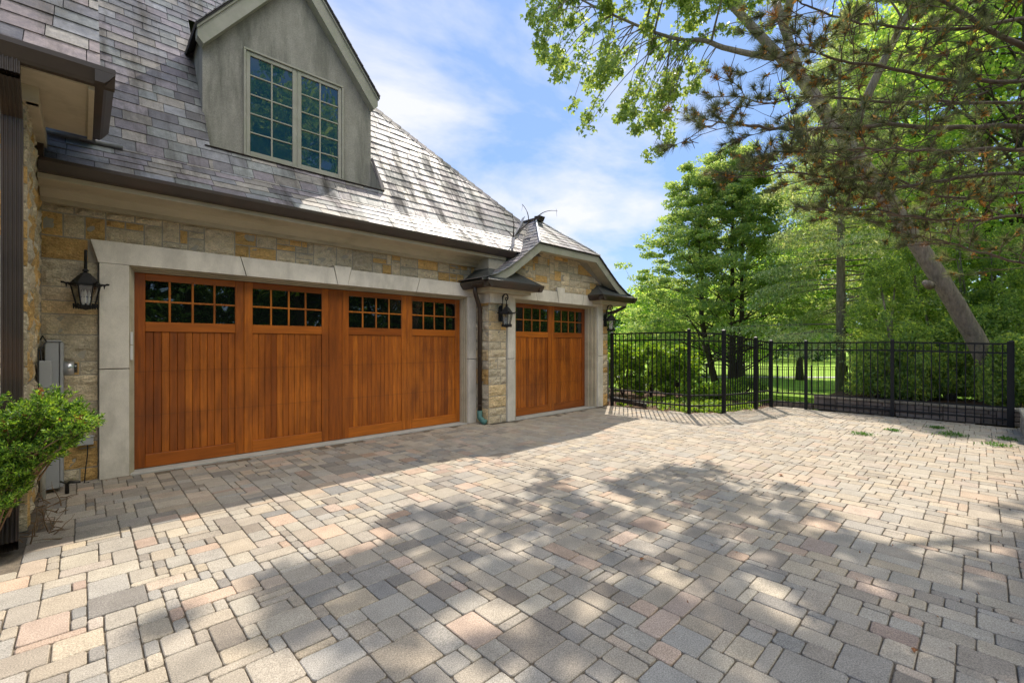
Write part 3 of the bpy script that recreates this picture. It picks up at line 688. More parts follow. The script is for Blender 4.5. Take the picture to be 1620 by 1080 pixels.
# ---- canopies over the lamps
def canopy(x0, x1, left_ret, right_ret):
    g_ = MB(); gutter_x(g_, 6.17, 2.578, x0, x1)
    yl = left_ret; yr = right_ret
    gutter_y(g_, x0+.125, 2.5785, 6.055, yl, -1); gutter_y(g_, x1-.125, 2.5785, 6.055, yr, 1)
    c = g_.build('gutter', M['bronze'], H)
    s_ = MB(); s_.bbox((x0+.13, 6.17, 2.575), (x1-.13, max(yl, yr, 6.54), 2.66), .004)
    s_.bbox((x0+.19, 6.23, 2.51), (x1-.19, 6.60, 2.5745), .004); s_.build('cornice', M['trim'], H)
    r_ = MB(); u_ = MB(); yb = 6.56
    xa, xb = x0+.04, x1-.04; ia, ib = x0+.42, x1-.42; zt = 3.0; zb_ = 2.705; yf = 6.08
    A, B = (xa, yf, zb_), (xb, yf, zb_); C_, D_ = (ib, yb-.02, zt), (ia, yb-.02, zt)
    r_.face([A, B, C_, D_], (.05, .055, .055))
    r_.face([B, (xb, yr, zb_), (ib, yr, zt), C_] if yr > 6.6 else [B, (xb, yb, zb_), C_], (.06, .065, .06))
    r_.face([A, D_, (ia, yl, zt), (xa, yl, zb_)] if yl > 6.6 else [A, D_, (xa, yb, zb_)], (.06, .065, .06))
    r_.tube([A, D_], .012, 4, (.08, .08, .08)); r_.tube([B, C_], .012, 4, (.08, .08, .08))
    r_.build('canopy_roof', M['slate'], H)
canopy(5.2, 6.675, 6.96, 6.53); canopy(8.7, 10.18, 6.53, 7.3)
mb = MB(); mb.bbox((5.58, 6.44, 2.33), (6.13, 6.99, 2.512), .006); mb.build('pier_capital', M['lime'], H)
mb = MB(); mb.bbox((9.31, 6.44, 2.40), (9.63, 7.2, 2.512), .006); mb.build('pier_capital', M['frieze'], H)
# ---- wing eave, gutter, roof
mb = MB(); mb.bbox((-3, 5.33, 3.50), (WX+.07, 5.41, 3.632), .004); mb.bbox((WX-.01, 5.345, 3.50), (WX+.068, 6.5, 3.631), .004); mb.build('frieze', M['frieze'], H)
mb = MB(); mb.box((-3, 5.02, 3.63), (.068, 6.25, 3.665)); mb.bbox((.03, 5.02, 3.605), (.068, 6.25, 3.629), .003); mb.build('soffit', M['frieze'], H)
mb = MB(); gutter_x(mb, 5.025, 3.64, -3, .19, 1.05); gutter_y(mb, .068, 3.6405, 4.895, 6.30, 1, 1.0); mb.build('gutter', M['bronze'], H)
rng = random.Random(41)
mb = MB(); un = MB(); wv = Vector((0, 1, 1.25)); wl = wv.length
slates(mb, un, (0, 4.93, 3.775), (1, 0, 0), wv, [(-2.6, 0), (.10, 0), (.10, 2.6*wl), (-2.6, 2.6*wl)], rng, expo=.20, wr=(.24, .40), warm=.5, t0=.018)
for k in range(4): mb.box((-2.6, 4.905+.012*k, 3.762+.012*k), (.10, 5.1, 3.770+.012*k), (.17, .13, .13))
un.face([(.098, 4.93, 3.77), (.098, 7.5, 3.77), (.098, 7.5, 6.98)])
wr_ = mb.build('roof', M['slate'], H); un.build('roof_deck', M['under'], wr_)
# ---- downspouts
def spout(mb, pts, wx, wy):
    # rectangular corrugated pipe following pts
    for i in range(len(pts)-1):
        a, b = Vector(pts[i]), Vector(pts[i+1]); t = (b-a).normalized()
        side = Vector((1, 0, 0)); side = (side-t*side.dot(t)).normalized(); fr_ = t.cross(side)
        prof_ = []
        nr = 5
        for k in range(nr*4+1):
            f = -1+2*k/(nr*4); prof_.append((f*wx/2, wy/2+(.004 if k % 4 in (1, 2) else -.002)))
        prof_ += [(-x, -y) for x, y in prof_]
        n = len(prof_); V_ = [a+side*x+fr_*y for x, y in prof_]+[b+side*x+fr_*y for x, y in prof_]
        mb.mesh(V_, [(k, (k+1) % n, n+(k+1) % n, n+k) for k in range(n)])
mb = MB(); spout(mb, [(-.40, 5.0, 3.66), (-.40, 5.0, 3.55), (-.405, 5.30, 3.34), (-.405, 5.30, .38), (-.42, 5.20, .26), (-.40, 4.88, .06)], .115, .085)
d1 = mb.build('downspout', M['bronze'], H); d1['label'] = 'bronze corrugated downspout on the left wing'
mb = MB()
mb.tube([(5.265, 6.50, 2.60), (5.265, 6.50, 2.52), (5.30, 6.52, 2.45), (5.42, 6.62, 2.36), (5.50, 6.68, 2.31), (5.54, 6.70, 2.24), (5.54, 6.70, .22)], .043, 12)
d2 = mb.build('downspout', M['bronze'], H, smooth=True); d2['label'] = 'round bronze downspout beside the stone pier'
mb = MB(); mb.tube([(5.54, 6.70, .26), (5.54, 6.70, .13), (5.56, 6.63, .06), (5.585, 6.56, .035)], [.052, .055, .055, .06], 12); mb.build('copper_boot', M['copper'], d2, smooth=True)
for z in (.35, 1.3, 2.15):
    mb = MB(); mb.lathe([(.047, 0), (.047, .03)], (5.54, 6.70, z), 12); mb.build('pipe_strap', M['bronze'], d2)
mb = MB(); mb.tube([(10.02, 6.30, 2.6), (10.02, 6.30, 2.5), (9.9, 6.5, 2.38), (9.72, 6.7, 2.32), (9.70, 6.72, 2.2), (9.70, 6.72, .1)], .043, 10); d3 = mb.build('downspout', M['bronze'], H, smooth=True); d3['label'] = 'round bronze downspout at the far corner'
# ---- dormer
DY = 7.55; DX0, DX1 = 1.21, 3.72; dcx = 2.455
dm = bpy.data.objects.new('dormer', None); COL.objects.link(dm); dm.parent = H; dm['label'] = 'gabled stucco dormer with a pair of casement windows'
wx0, wx1, wz0, wz1 = 1.74, 3.18, 4.34, 5.89
ez = 5.92; az_ = ez+(dcx-1.13)*1.28
def rk(x): return ez-.06+(min(x-1.13, 3.78-x))*1.28
mb = MB()
def quadw(P): mb.prism(P, 1, DY, DY+.12)
quadw([(DX0, 4.15), (wx0, 4.15), (wx0, rk(wx0)), (DX0, rk(DX0))]); quadw([(wx1, 4.15), (DX1, 4.15), (DX1, rk(DX1)), (wx1, rk(wx1))])
quadw([(wx0, 4.15), (wx1, 4.15), (wx1, wz0), (wx0, wz0)]); quadw([(wx0, wz1), (wx1, wz1), (wx1, rk(wx1)), (dcx, az_-.08), (wx0, rk(wx0))])
for x0, x1 in ((DX0, DX0+.1), (DX1-.1, DX1)):
    mb.prism([(DY+.121, 4.2), (10, 4.2), (10, rk(DX0)), (DY+.121, rk(DX0))], 0, x0, x1)
mb.prism([(7.14, 4.10), (7.548, 4.10), (7.548, 4.80), (7.14, 4.20)], 0, DX1+.001, DX1+.05)
mb.prism([(7.14, 4.10), (7.548, 4.10), (7.548, 4.78), (7.14, 4.16)], 0, DX0-.05, DX0-.001)
mb.prism([(7.18, 4.10), (7.548, 4.10), (7.548, 4.30), (7.18, 4.20)], 0, DX0, DX1)
mb.build('stucco_wall', M['stucco'], dm)
mb = MB(); mb.prism([(7.12, 4.175), (7.19, 4.205), (7.19, 4.215), (7.11, 4.185)], 0, DX0-.04, DX1+.04)
mb.mesh([(DX1-.005, 7.14, 4.22), (DX1+.06, 7.12, 4.21), (DX1+.06, 7.60, 4.90), (DX1-.005, 7.6, 4.86)], [(0, 1, 2, 3)])
mb.build('dormer_flashing', M['bronze'], dm)
mb = MB(); T = .20
L0 = (1.13, ez); AP = (dcx, az_); R0 = (3.78, ez)
ins = .2*1.28
mb.prism([(1.13, ez), (dcx, az_), (dcx, az_-.34), (1.20, ez-.25), (1.13, ez-.17)], 1, 7.40, 7.545)
mb.prism([(3.78, ez), (3.78, ez-.17), (3.71, ez-.25), (dcx, az_-.34), (dcx, az_)], 1, 7.4005, 7.545)
mb.prism([(1.12, ez+.005), (dcx, az_+.01), (dcx, az_-.06), (1.12, ez-.075)], 1, 7.375, 7.40)
mb.prism([(3.79, ez+.005), (3.79, ez-.075), (dcx, az_-.06), (dcx, az_+.01)], 1, 7.3755, 7.40)
mb.build('bargeboard', M['barge'], dm)
mb = MB(); un = MB()
for sg in (-1, 1):
    A = Vector((dcx+sg*1.345, 0, ez-.01)); Vv = Vector((dcx, 0, az_+.02))-A
    slates(mb, un, A, (0, 1, 0), Vv, [(7.35, 0), (10.4, 0), (10.4, Vv.length), (7.35, Vv.length)], rng, expo=.17, wr=(.2, .34), t0=.014)
    un.prism([(dcx+sg*1.345, ez-.01), (dcx, az_+.02), (dcx, az_-.02), (dcx+sg*1.345, ez-.05)], 1, 7.36, 10.4)
dr = mb.build('dormer_roof', M['slate'], dm); o = un.build('roof_deck', M['under'], dm)
# casements
mb = MB(); y0 = DY-.03; fw = .045
mb.bbox((wx0-.03, y0-.02, wz0-.03), (wx1+.03, y0+.06, wz0), .004); mb.bbox((wx0-.03, y0-.02, wz1), (wx1+.03, y0+.06, wz1+.03), .004)
mb.bbox((wx0-.03, y0-.0195, wz0+.001), (wx0, y0+.06, wz1-.001), .004); mb.bbox((wx1, y0-.0195, wz0+.001), (wx1+.03, y0+.06, wz1-.001), .004)
mc = (wx0+wx1)/2
for (a, b) in ((wx0+.004, mc-.012), (mc+.012, wx1-.004)):
    mb.bbox((a, y0, wz0+.004), (a+.055, y0+.04, wz1-.004), .004); mb.bbox((b-.055, y0, wz0+.004), (b, y0+.04, wz1-.004), .004)
    mb.bbox((a+.055, y0+.001, wz0+.004), (b-.055, y0+.04, wz0+.07), .004); mb.bbox((a+.055, y0+.001, wz1-.06), (b-.055, y0+.04, wz1-.004), .004)
    mb.bbox(((a+b)/2-.011, y0+.008, wz0+.07), ((a+b)/2+.011, y0+.035, wz1-.06), .003)
    for k in range(1, 5):
        z = wz0+.07+(wz1-wz0-.13)*k/5; mb.bbox((a+.055, y0+.0095, z-.010), (b-.055, y0+.0345, z+.010), .003)
mb.box((mc-.012, y0+.01, wz0), (mc+.012, y0+.05, wz1)); mb.build('window_frame', M['barge'], dm)
for (a, b) in ((wx0+.03, mc-.03), (mc+.03, wx1-.03)):
    g_ = MB(); g_.box((a, y0+.022, wz0+.03), (b, y0+.027, wz1-.03)); g_.build('window_pane', M['glassd'], dm)

# ================================================================== WALL LANTERNS
def sm(pts, k=3):
    P_ = [Vector(p) for p in pts]
    for _ in range(k):
        Q = [P_[0]]
        for a, b in zip(P_[:-1], P_[1:]): Q += [a*.75+b*.25, a*.25+b*.75]
        Q.append(P_[-1]); P_ = Q
    return P_
def lantern(loc, label):
    t = thing('wall_lantern', label, 'lantern', loc, 'black iron lanterns beside the garage doors')
    x, y, z = loc
    mb = MB(); mb.bbox((x-.05, y-.035, z-.16), (x+.05, y, z+.10), .015); mb.prism([(x-.05, z+.10), (x+.05, z+.10), (x, z+.16)], 1, y-.03, y); mb.build('wall_plate', M['black'], t)
    mb = MB(); cyl = y-.19
    pts = [(x, y+dy, z+dz) for dy, dz in ((-.03, .03), (-.055, .08), (-.062, .16), (-.066, .24), (-.08, .31), (-.115, .358), (-.16, .37), (-.205, .352), (-.232, .31), (-.222, .262), (-.19, .24), (-.158, .256), (-.156, .29), (-.18, .304), (-.194, .284))]
    mb.tube(sm(pts, 1), [.014]*14+[.012]*8+[.009]*7, 8)
    mb.tube([(x, cyl, z+.25), (x, cyl, z+.14)], .008, 8)
    mb.build('scroll_bracket', M['black'], t, smooth=True)
    mb = MB(); c = (x, cyl, z)
    mb.lathe([(.0, .19), (.016, .185), (.010, .168), (.024, .155), (.028, .14), (.014, .13), (.042, .112), (.052, .095), (.06, .09), (.125, .006), (.135, 0), (.135, -.02), (.12, -.024), (.0, -.023)], c, 6)
    for k in range(6):
        a = 2*math.pi*k/6; ca, sa = math.cos(a), math.sin(a)
        mb.tube([(x+.125*ca, cyl+.125*sa, z), (x+.158*ca, cyl+.158*sa, z-.002), (x+.180*ca, cyl+.180*sa, z+.012)], [.012, .012, .010], 6)
        mb.tube([(x+.180*ca, cyl+.180*sa, z+.014), (x+.184*ca, cyl+.184*sa, z-.004)], [.016, .011], 6)
        mb.tube([(x+.15*ca, cyl+.15*sa, z-.01), (x+.15*ca, cyl+.15*sa, z-.045)], [.009, .003], 5)
    mb.build('crown', M['black'], t)
    mb = MB()
    for k in range(6):
        a = 2*math.pi*k/6; ca, sa = math.cos(a), math.sin(a)
        mb.tube([(x+.118*ca, cyl+.118*sa, z-.02), (x+.074*ca, cyl+.074*sa, z-.235)], .0065, 5)
    mb.lathe([(.0, -.23), (.095, -.23), (.10, -.24), (.095, -.252), (.08, -.26), (.05, -.272), (.025, -.277), (.0, -.285)], c, 6)
    for k in range(6):
        a = 2*math.pi*(k+.5)/6
        for s_ in (-.036, 0, .036): mb.tube([(x+.088*math.cos(a)-s_*math.sin(a), cyl+.088*math.sin(a)+s_*math.cos(a), z-.215), (x+.088*math.cos(a)-s_*math.sin(a), cyl+.088*math.sin(a)+s_*math.cos(a), z-.272)], [.009, .005], 5)
    mb.build('cage', M['black'], t)
    mb = MB(); mb.lathe([(.112, -.025), (.070, -.232)], c, 6); mb.build('glass_shade', M['clear'], t)
    mb = MB()
    for k in range(3):
        a = 2*math.pi*k/3+.4; mb.lathe([(.012, -.24), (.012, -.15), (.004, -.145), (.014, -.125), (.010, -.09), (.0, -.06)], (x+.03*math.cos(a), cyl+.03*math.sin(a), z), 8)
    mb.build('candle_bulb', M['white'], t, smooth=True)
    return t
lantern((.02, 6.935, 2.19), 'black hexagonal lantern hanging left of the double garage door')
lantern((5.90, 6.515, 2.14), 'black scroll-armed lantern on the stone pier between the garage doors')
lantern((9.43, 6.515, 2.14), 'black scroll-armed lantern right of the single garage door by the fence')

# ================================================================== UTILITIES
t = thing('utility_cabinet', 'tall narrow grey metal electrical cabinet in the wall corner', 'cabinet', (-.22, 6.9, 0))
mb = MB(); mb.bbox((-.29, 6.62, .04), (-.175, 6.93, .60), .006); mb.bbox((-.285, 6.625, .605), (-.18, 6.93, 1.56), .006); mb.bbox((-.295, 6.61, 1.56), (-.165, 6.93, 1.575), .004); mb.build('body', M['greybox'], t)
mb = MB(); mb.bbox((-.175, 6.615, .05), (-.15, 6.93, 1.555), .004); mb.build('side_channel', M['greybox'], t)
t = thing('electric_meter', 'round silver electricity meter beside the tall grey cabinet', 'meter', (-.1, 6.8, 1.3))
mb = MB(); mb.tube([(-.149, 6.76, 1.28), (-.07, 6.76, 1.28)], [.075, .07], 20); mb.build('housing', M['galv'], t, smooth=True)
mb = MB(); mb.tube([(-.07, 6.76, 1.28), (-.045, 6.76, 1.28)], [.055, .05], 16); mb.build('glass_cover', M['glass'], t, smooth=True)
t = thing('junction_box', 'small light grey junction box with cables in the corner left of the cabinet', 'electrical box', (-.29, 6.3, 1.2))
mb = MB(); mb.bbox((-.325, 6.36, 1.10), (-.225, 6.50, 1.37), .008); mb.build('box', M['greybox'], t)
mb = MB(); mb.tube([(-.30, 6.45, 1.37), (-.31, 6.5, 1.48), (-.27, 6.58, 1.56), (-.30, 6.65, 1.62), (-.32, 6.7, 1.58)], .006, 6); mb.tube([(-.315, 6.34, 1.5), (-.315, 6.33, 1.0), (-.31, 6.38, .9)], .007, 6); mb.build('cable', M['cable'], t)
mb = MB(); mb.tube([(-.29, 6.43, 1.10), (-.29, 6.43, .0)], .022, 10); mb.build('conduit', M['white'], t, smooth=True)
t = thing('outlet_box', 'small grey weatherproof outlet box with a hanging black cord, low on the stone wall', 'outlet', (.02, 6.92, .45))
mb = MB(); mb.bbox((-.055, 6.86, .415), (.085, 6.94, .50), .006); mb.bbox((-.06, 6.855, .50), (.09, 6.94, .512), .003); mb.build('cover', M['greybox'], t)
mb = MB(); mb.tube([(.035, 6.88, .42), (.035, 6.87, .3), (.02, 6.87, .15), (.01, 6.86, .0), (.05, 6.85, .006)], .006, 6); mb.build('cord', M['cable'], t)
t = MB(); t.tube([(-.12, 6.5, 0), (-.12, 6.5, .10), (-.10, 6.47, .12), (-.02, 6.45, .11)], [.018, .015, .014, .01], 8); t.tube([(-.12, 6.5, .10), (-.17, 6.52, .13)], .008, 6)
tag(t.build('hose_bib', M['cable'], smooth=True), 'short black spigot pipe rising from the paving near the cabinet', 'spigot')

# ================================================================== FENCES
FG = 'black metal picket fence sections around the driveway'
def post(par, p, zt, w_=.032, z0=-.02, cap=True):
    mb = MB(); mb.box((p[0]-w_, p[1]-w_, z0), (p[0]+w_, p[1]+w_, zt)); 
    if cap: mb.mesh([(p[0]-w_*1.15, p[1]-w_*1.15, zt), (p[0]+w_*1.15, p[1]-w_*1.15, zt), (p[0]+w_*1.15, p[1]+w_*1.15, zt), (p[0]-w_*1.15, p[1]+w_*1.15, zt), (p[0], p[1], zt+.025)], [(0, 1, 4), (1, 2, 4), (2, 3, 4), (3, 0, 4), (3, 2, 1, 0)])
    return mb.build('post', M['black'], par)
def panel(par, a, b, za, zb, sp=.112, drop=.17, low=(.40, .17), z0=.04, name='picket_panel'):
    mb = MB(); a = Vector((a[0], a[1], 0)); b = Vector((b[0], b[1], 0)); L_ = (b-a).length; n = max(2, round(L_/sp)); t = (b-a)/L_; s_ = t.cross(Vector((0, 0, 1)))
    def bar(z_a, z_b, h=.016, w_=.014):
        V = []
        for (p, z) in ((a, z_a), (b, z_b)):
            for (du, dz) in ((-w_, -h), (w_, -h), (w_, h), (-w_, h)): V.append(p+s_*du+Vector((0, 0, z+dz)))
        mb.mesh(V, [(0, 1, 5, 4), (1, 2, 6, 5), (2, 3, 7, 6), (3, 0, 4, 7)])
    bar(za-.03, zb-.03); bar(za-.03-drop, zb-.03-drop)
    for l in low: bar(l, l)
    for i in range(1, n):
        p = a+t*L_*i/n; zt = za+(zb-za)*i/n-.03; q = .0085
        mb.box((p.x-q, p.y-q, z0), (p.x+q, p.y+q, zt))
    return mb.build(name, M['black'], par)
P = [(9.66, 6.45), (9.73, 4.49), (10.38, 3.99), (11.54, 3.70), (12.28, 3.59), (12.40, 2.88), (12.42, 1.31), (12.42, -.39)]
ZT = [1.83, 1.84, 1.80, 1.66, 1.60, 1.60, 1.61, 1.57]
t = thing('metal_fence', 'black picket fence section running out from the house corner, in front of the leafy hedge', 'fence', (9.7, 5.4, 0), FG)
post(t, P[0], ZT[0]); post(t, P[1], ZT[1]+.03, .030); panel(t, P[0], P[1], ZT[0], ZT[1])
panel(t, P[1], P[2], ZT[1]-.02, ZT[2]); post(t, P[2], ZT[2]+.05, .037)
t = thing('metal_gate', 'black picket gate with close-set bars between two thick posts', 'gate', (11, 3.85, 0))
panel(t, (P[2][0]+.06, P[2][1]-.015), P[3], ZT[2]-.02, ZT[3]+.0, sp=.085, name='gate_leaf')
post(t, P[3], ZT[3]+.04, .036)
t = thing('metal_fence', 'black picket fence section along the far edge, in front of the low block wall', 'fence', (12.4, 1.6, 0), FG)
panel(t, P[3], P[4], ZT[3], ZT[4]); post(t, P[4], ZT[4]+.03, .034)
for i in (5, 6, 7): panel(t, P[i-1], P[i], ZT[i-1], ZT[i], sp=.118, low=(.36, .14)); post(t, P[i], ZT[i]+.02, .030)
post(t, (12.40, -.36), 1.58, .036)
# far lawn fence
t = thing('lawn_fence', 'thin black picket fence out on the lawn beyond the driveway fence', 'fence', (26, 8, -1))
pp = [gl(x, 24) for x in (1000, 1060, 1118, 1175, 1230, 1284, 1340, 1396, 1452, 1510, 1566, 1622, 1680)]
for i, q in enumerate(pp):
    zg = hgt(*q); post(t, q, zg+1.48, .04, zg-.05)
    if i:
        pz = hgt(*pp[i-1]); mb = MB(); a, b = Vector((*pp[i-1], 0)), Vector((*q, 0))
        for dz in (1.42, 1.27, .15): mb.tube([a+Vector((0, 0, pz+dz)), b+Vector((0, 0, zg+dz))], .016, 4)
        for k in range(1, 15): 
            p_ = a.lerp(b, k/15); z_ = pz+(zg-pz)*k/15; mb.box((p_.x-.008, p_.y-.008, z_+.05), (p_.x+.008, p_.y+.008, z_+1.42))
        mb.build('picket_panel', M['black'], t)
# ================================================================== RETAINING WALLS
def blockwall(name, label, p0, p1, th, h, cap, rng, colA, nsgn):
    a = Vector((*p0, 0)); b = Vector((*p1, 0)); L_ = (b-a).length; t_ = (b-a)/L_; nn = Vector((-t_.y, t_.x, 0))*nsgn
    o = thing(name, label, 'wall', (a.x, a.y, 0))
    mb = MB()
    for (u0, v0, u1, v1) in tile(L_, h, .105, [(3, 1), (2, 1), (4, 1), (3, 2), (2, 2)], rng):
        k = rng.uniform(.75, 1.2); col = tuple(c*k for c in colA); g_ = .004; out_ = rng.uniform(0, .008)
        q = [(u0+g_, v0+g_), (u1-g_, v0+g_), (u1-g_, v1-g_), (u0+g_, v1-g_)]; e = .012
        qi = [(u0+g_+e, v0+g_+e), (u1-g_-e, v0+g_+e), (u1-g_-e, v1-g_-e), (u0+g_+e, v1-g_-e)]
        V = [a+t_*u+Vector((0, 0, v))-nn*.05 for u, v in q]+[a+t_*u+Vector((0, 0, v))+nn*out_*.3 for u, v in q]+[a+t_*u+Vector((0, 0, v))+nn*(out_+.012) for u, v in qi]
        mb.mesh(V, [(i, (i+1) % 4, 4+(i+1) % 4, 4+i) for i in range(4)]+[(4+i, 4+(i+1) % 4, 8+(i+1) % 4, 8+i) for i in range(4)]+[(8, 9, 10, 11)], col)
    mb.build('block_face', M['block'], o)
    mb = MB(); u = 0
    while u < L_:
        w_ = min(rng.uniform(.3, .45), L_-u); k = rng.uniform(.85, 1.15)
        c0_ = a+t_*(u+.003)+nn*.04; c1_ = a+t_*(u+w_-.003)-nn*(th)
        x0, x1 = sorted((c0_.x, c1_.x)); y0_, y1_ = sorted((c0_.y, c1_.y))
        mb.bbox((x0, y0_, h+.002), (x1, y1_, h+cap), .008, tuple(c*k for c in (.36, .32, .26))); u += w_
    mb.build('cap_stone', M['block'], o)
    return o
rng = random.Random(77)
blockwall('retaining_wall', 'low grey-brown block wall with flat caps behind the far picket fence', (12.53, 2.75), (12.53, -.62), .24, .28, .055, rng, (.27, .22, .185), -1)
blockwall('retaining_wall', 'low pale stone kerb wall at the right edge of the paving, by the fence end post', (12.28, -.50), (2.5, -.50), .26, .33, .06, rng, (.36, .32, .26), -1)
mb = MB(); rng = random.Random(8)
for k in range(4): mb.bbox((12.55, 2.78+.21*k, -.02), (12.8, 2.78+.21*k+.203, .11+rng.uniform(-.005, .005)), .01, (.2, .165, .14))
tag(mb.build('kerb_blocks', M['block']), 'short low row of dark kerb blocks at the fence corner', 'kerb')
# AC unit and drain beyond the fence
t = thing('air_conditioner', 'grey louvred air conditioner standing behind the fence at the house corner', 'air conditioner', (10.05, 7.1, 0))
mb = MB(); mb.bbox((9.78, 6.95, 0), (10.3, 7.5, .06), .01); mb.bbox((9.8, 6.97, 1.07), (10.28, 7.48, 1.12), .01)
for x in (9.8, 10.25):
    for y in (6.97, 7.45): mb.box((x, y, .06), (x+.03, y+.03, 1.07))
mb.build('casing', M['greybox'], t)
mb = MB()
for k in range(24): z = .08+k*.041; mb.mesh([(9.79, 6.98, z), (10.29, 6.98, z), (10.29, 6.95, z+.02), (9.79, 6.95, z+.02), (9.79, 7.48, z), (9.76, 7.48, z+.02), (9.76, 6.95, z+.02)], [(0, 1, 2, 3), (0, 3, 6, 5, 4)])
mb.box((9.82, 6.99, .06), (10.26, 7.46, 1.07)); mb.build('louvre', mat('ac_louvre', (.10, .10, .11), .5), t)
mb = MB(); spout(mb, [(9.75, 6.45, .16), (9.86, 5.7, .06), (9.90, 5.62, .05)], .13, .09)
tag(mb.build('drain_extension', M['bronze']), 'dark downspout extension lying on the mulch behind the fence', 'drain pipe')
# twigs on the roof
def bez(p0, p1, p2, n=8): return [Vector(p0)*(1-t)**2+Vector(p1)*2*t*(1-t)+Vector(p2)*t*t for t in [i/n for i in range(n+1)]]
mb = MB(); c = Vector((6.85, 6.98, 3.99))
mb.tube(bez(c, c+Vector((.5, .1, .35)), at(845, 348, 9.9)), [.012]*9, 5)
e1 = at(848, 345, 9.7); mb.tube(bez(e1, at(862, 330, 9.6), at(882, 334, 9.5)), [.012, .011, .01, .009, .008, .007, .006, .005, .004], 5)
mb.tube([at(880, 331, 9.5), at(881, 343, 9.5)], [.005, .002], 4); mb.tube([at(853, 343, 9.65), at(858, 337, 9.6)], [.006, .002], 4)
mb.tube(bez(at(836, 352, 9.6), at(838, 336, 9.5), at(826, 323, 9.5)), [.010]*5+[.006]*4, 5); mb.tube([at(827, 325, 9.5), at(825, 334, 9.5)], [.004, .002], 4)
tag(mb.build('fallen_branch', M['barkd']), 'bare dead branch caught on the roof valley and arching over the small hip', 'branch')
mb = MB(); a = at(812, 375, 9.2); mb.tube([a, at(813, 356, 9.1), at(810, 337, 9.0)], [.014, .010, .004], 5); mb.tube([a, at(803, 366, 9.1), at(792, 355, 9.0)], [.010, .006, .003], 5); mb.tube([a, at(825, 365, 9.2), at(835, 352, 9.2)], [.010, .006, .004], 5)
tag(mb.build('fallen_branch', M['barkd']), 'forked dead twig standing up in the slate roof valley', 'branch')

# ================================================================== FOLIAGE
def rand_dirs(n, r, up=0.):
    v = r.normal(size=(n, 3)); v[:, 2] += up; v /= np.linalg.norm(v, axis=1)[:, None]+1e-9; return v
def leaf_quads(C, size, r, aspect=.55, flat=0., droop=None, szvar=.35):
    """one rhombus per centre; flat>0 turns the faces towards horizontal"""
    n = len(C); u = r.normal(size=(n, 3))
    if droop is not None: u = u*.6+np.array(droop)
    u /= np.linalg.norm(u, axis=1)[:, None]+1e-9
    w_ = r.normal(size=(n, 3)); w_[:, 2] += flat*0
    nn = rand_dirs(n, r, flat*2.5)
    v = np.cross(nn, u); v /= np.linalg.norm(v, axis=1)[:, None]+1e-9
    s_ = size*(1+szvar*r.uniform(-1, 1, n))[:, None]
    u = u*s_*.5; v = v*s_*.5*aspect
    Q = np.stack([C-u, C+v-u*.1, C+u, C-v-u*.1], axis=1); return Q.reshape(-1, 3)
def maple_leaves(C, size, r):
    """three-pointed leaf of two rhombi pairs -> each centre gives 3 narrow rhombi fanned in one plane"""
    n = len(C); u = r.normal(size=(n, 3))*.8+np.array([0, 0, -.7]); u /= np.linalg.norm(u, axis=1)[:, None]
    nn = rand_dirs(n, r, .8); v = np.cross(nn, u); v /= np.linalg.norm(v, axis=1)[:, None]+1e-9
    s_ = (size*(1+.3*r.uniform(-1, 1, n)))[:, None]; out_ = []
    for ang, l in ((0, 1.0), (.85, .72), (-.85, .72)):
        d = (u*math.cos(ang)+v*math.sin(ang)); p = (-u*math.sin(ang)+v*math.cos(ang)); e = C+d*s_*l
        m_ = C+d*s_*l*.5
        out_.append(np.stack([C-d*s_*.05, m_+p*s_*.19, e, m_-p*s_*.19], axis=1))
    return np.concatenate(out_, axis=0).reshape(-1, 3)
def blob(c, rad, n, r, zf=.6, shell=.4):
    d = rand_dirs(n, r); k = (shell+(1-shell)*r.uniform(0, 1, n)**.5)[:, None]
    return np.array(c)+d*k*np.array([rad, rad, rad*zf])
def curve(p0, d, L_, r, bend=.25, up=0., n=5):
    p = Vector(p0); d = Vector(d).normalized(); P_ = [p.copy()]
    for i in range(n):
        d = (d+Vector((r.uniform(-bend, bend), r.uniform(-bend, bend), r.uniform(-bend, bend)*.7+up))).normalized(); p = p+d*(L_/n); P_.append(p.copy())
    return P_
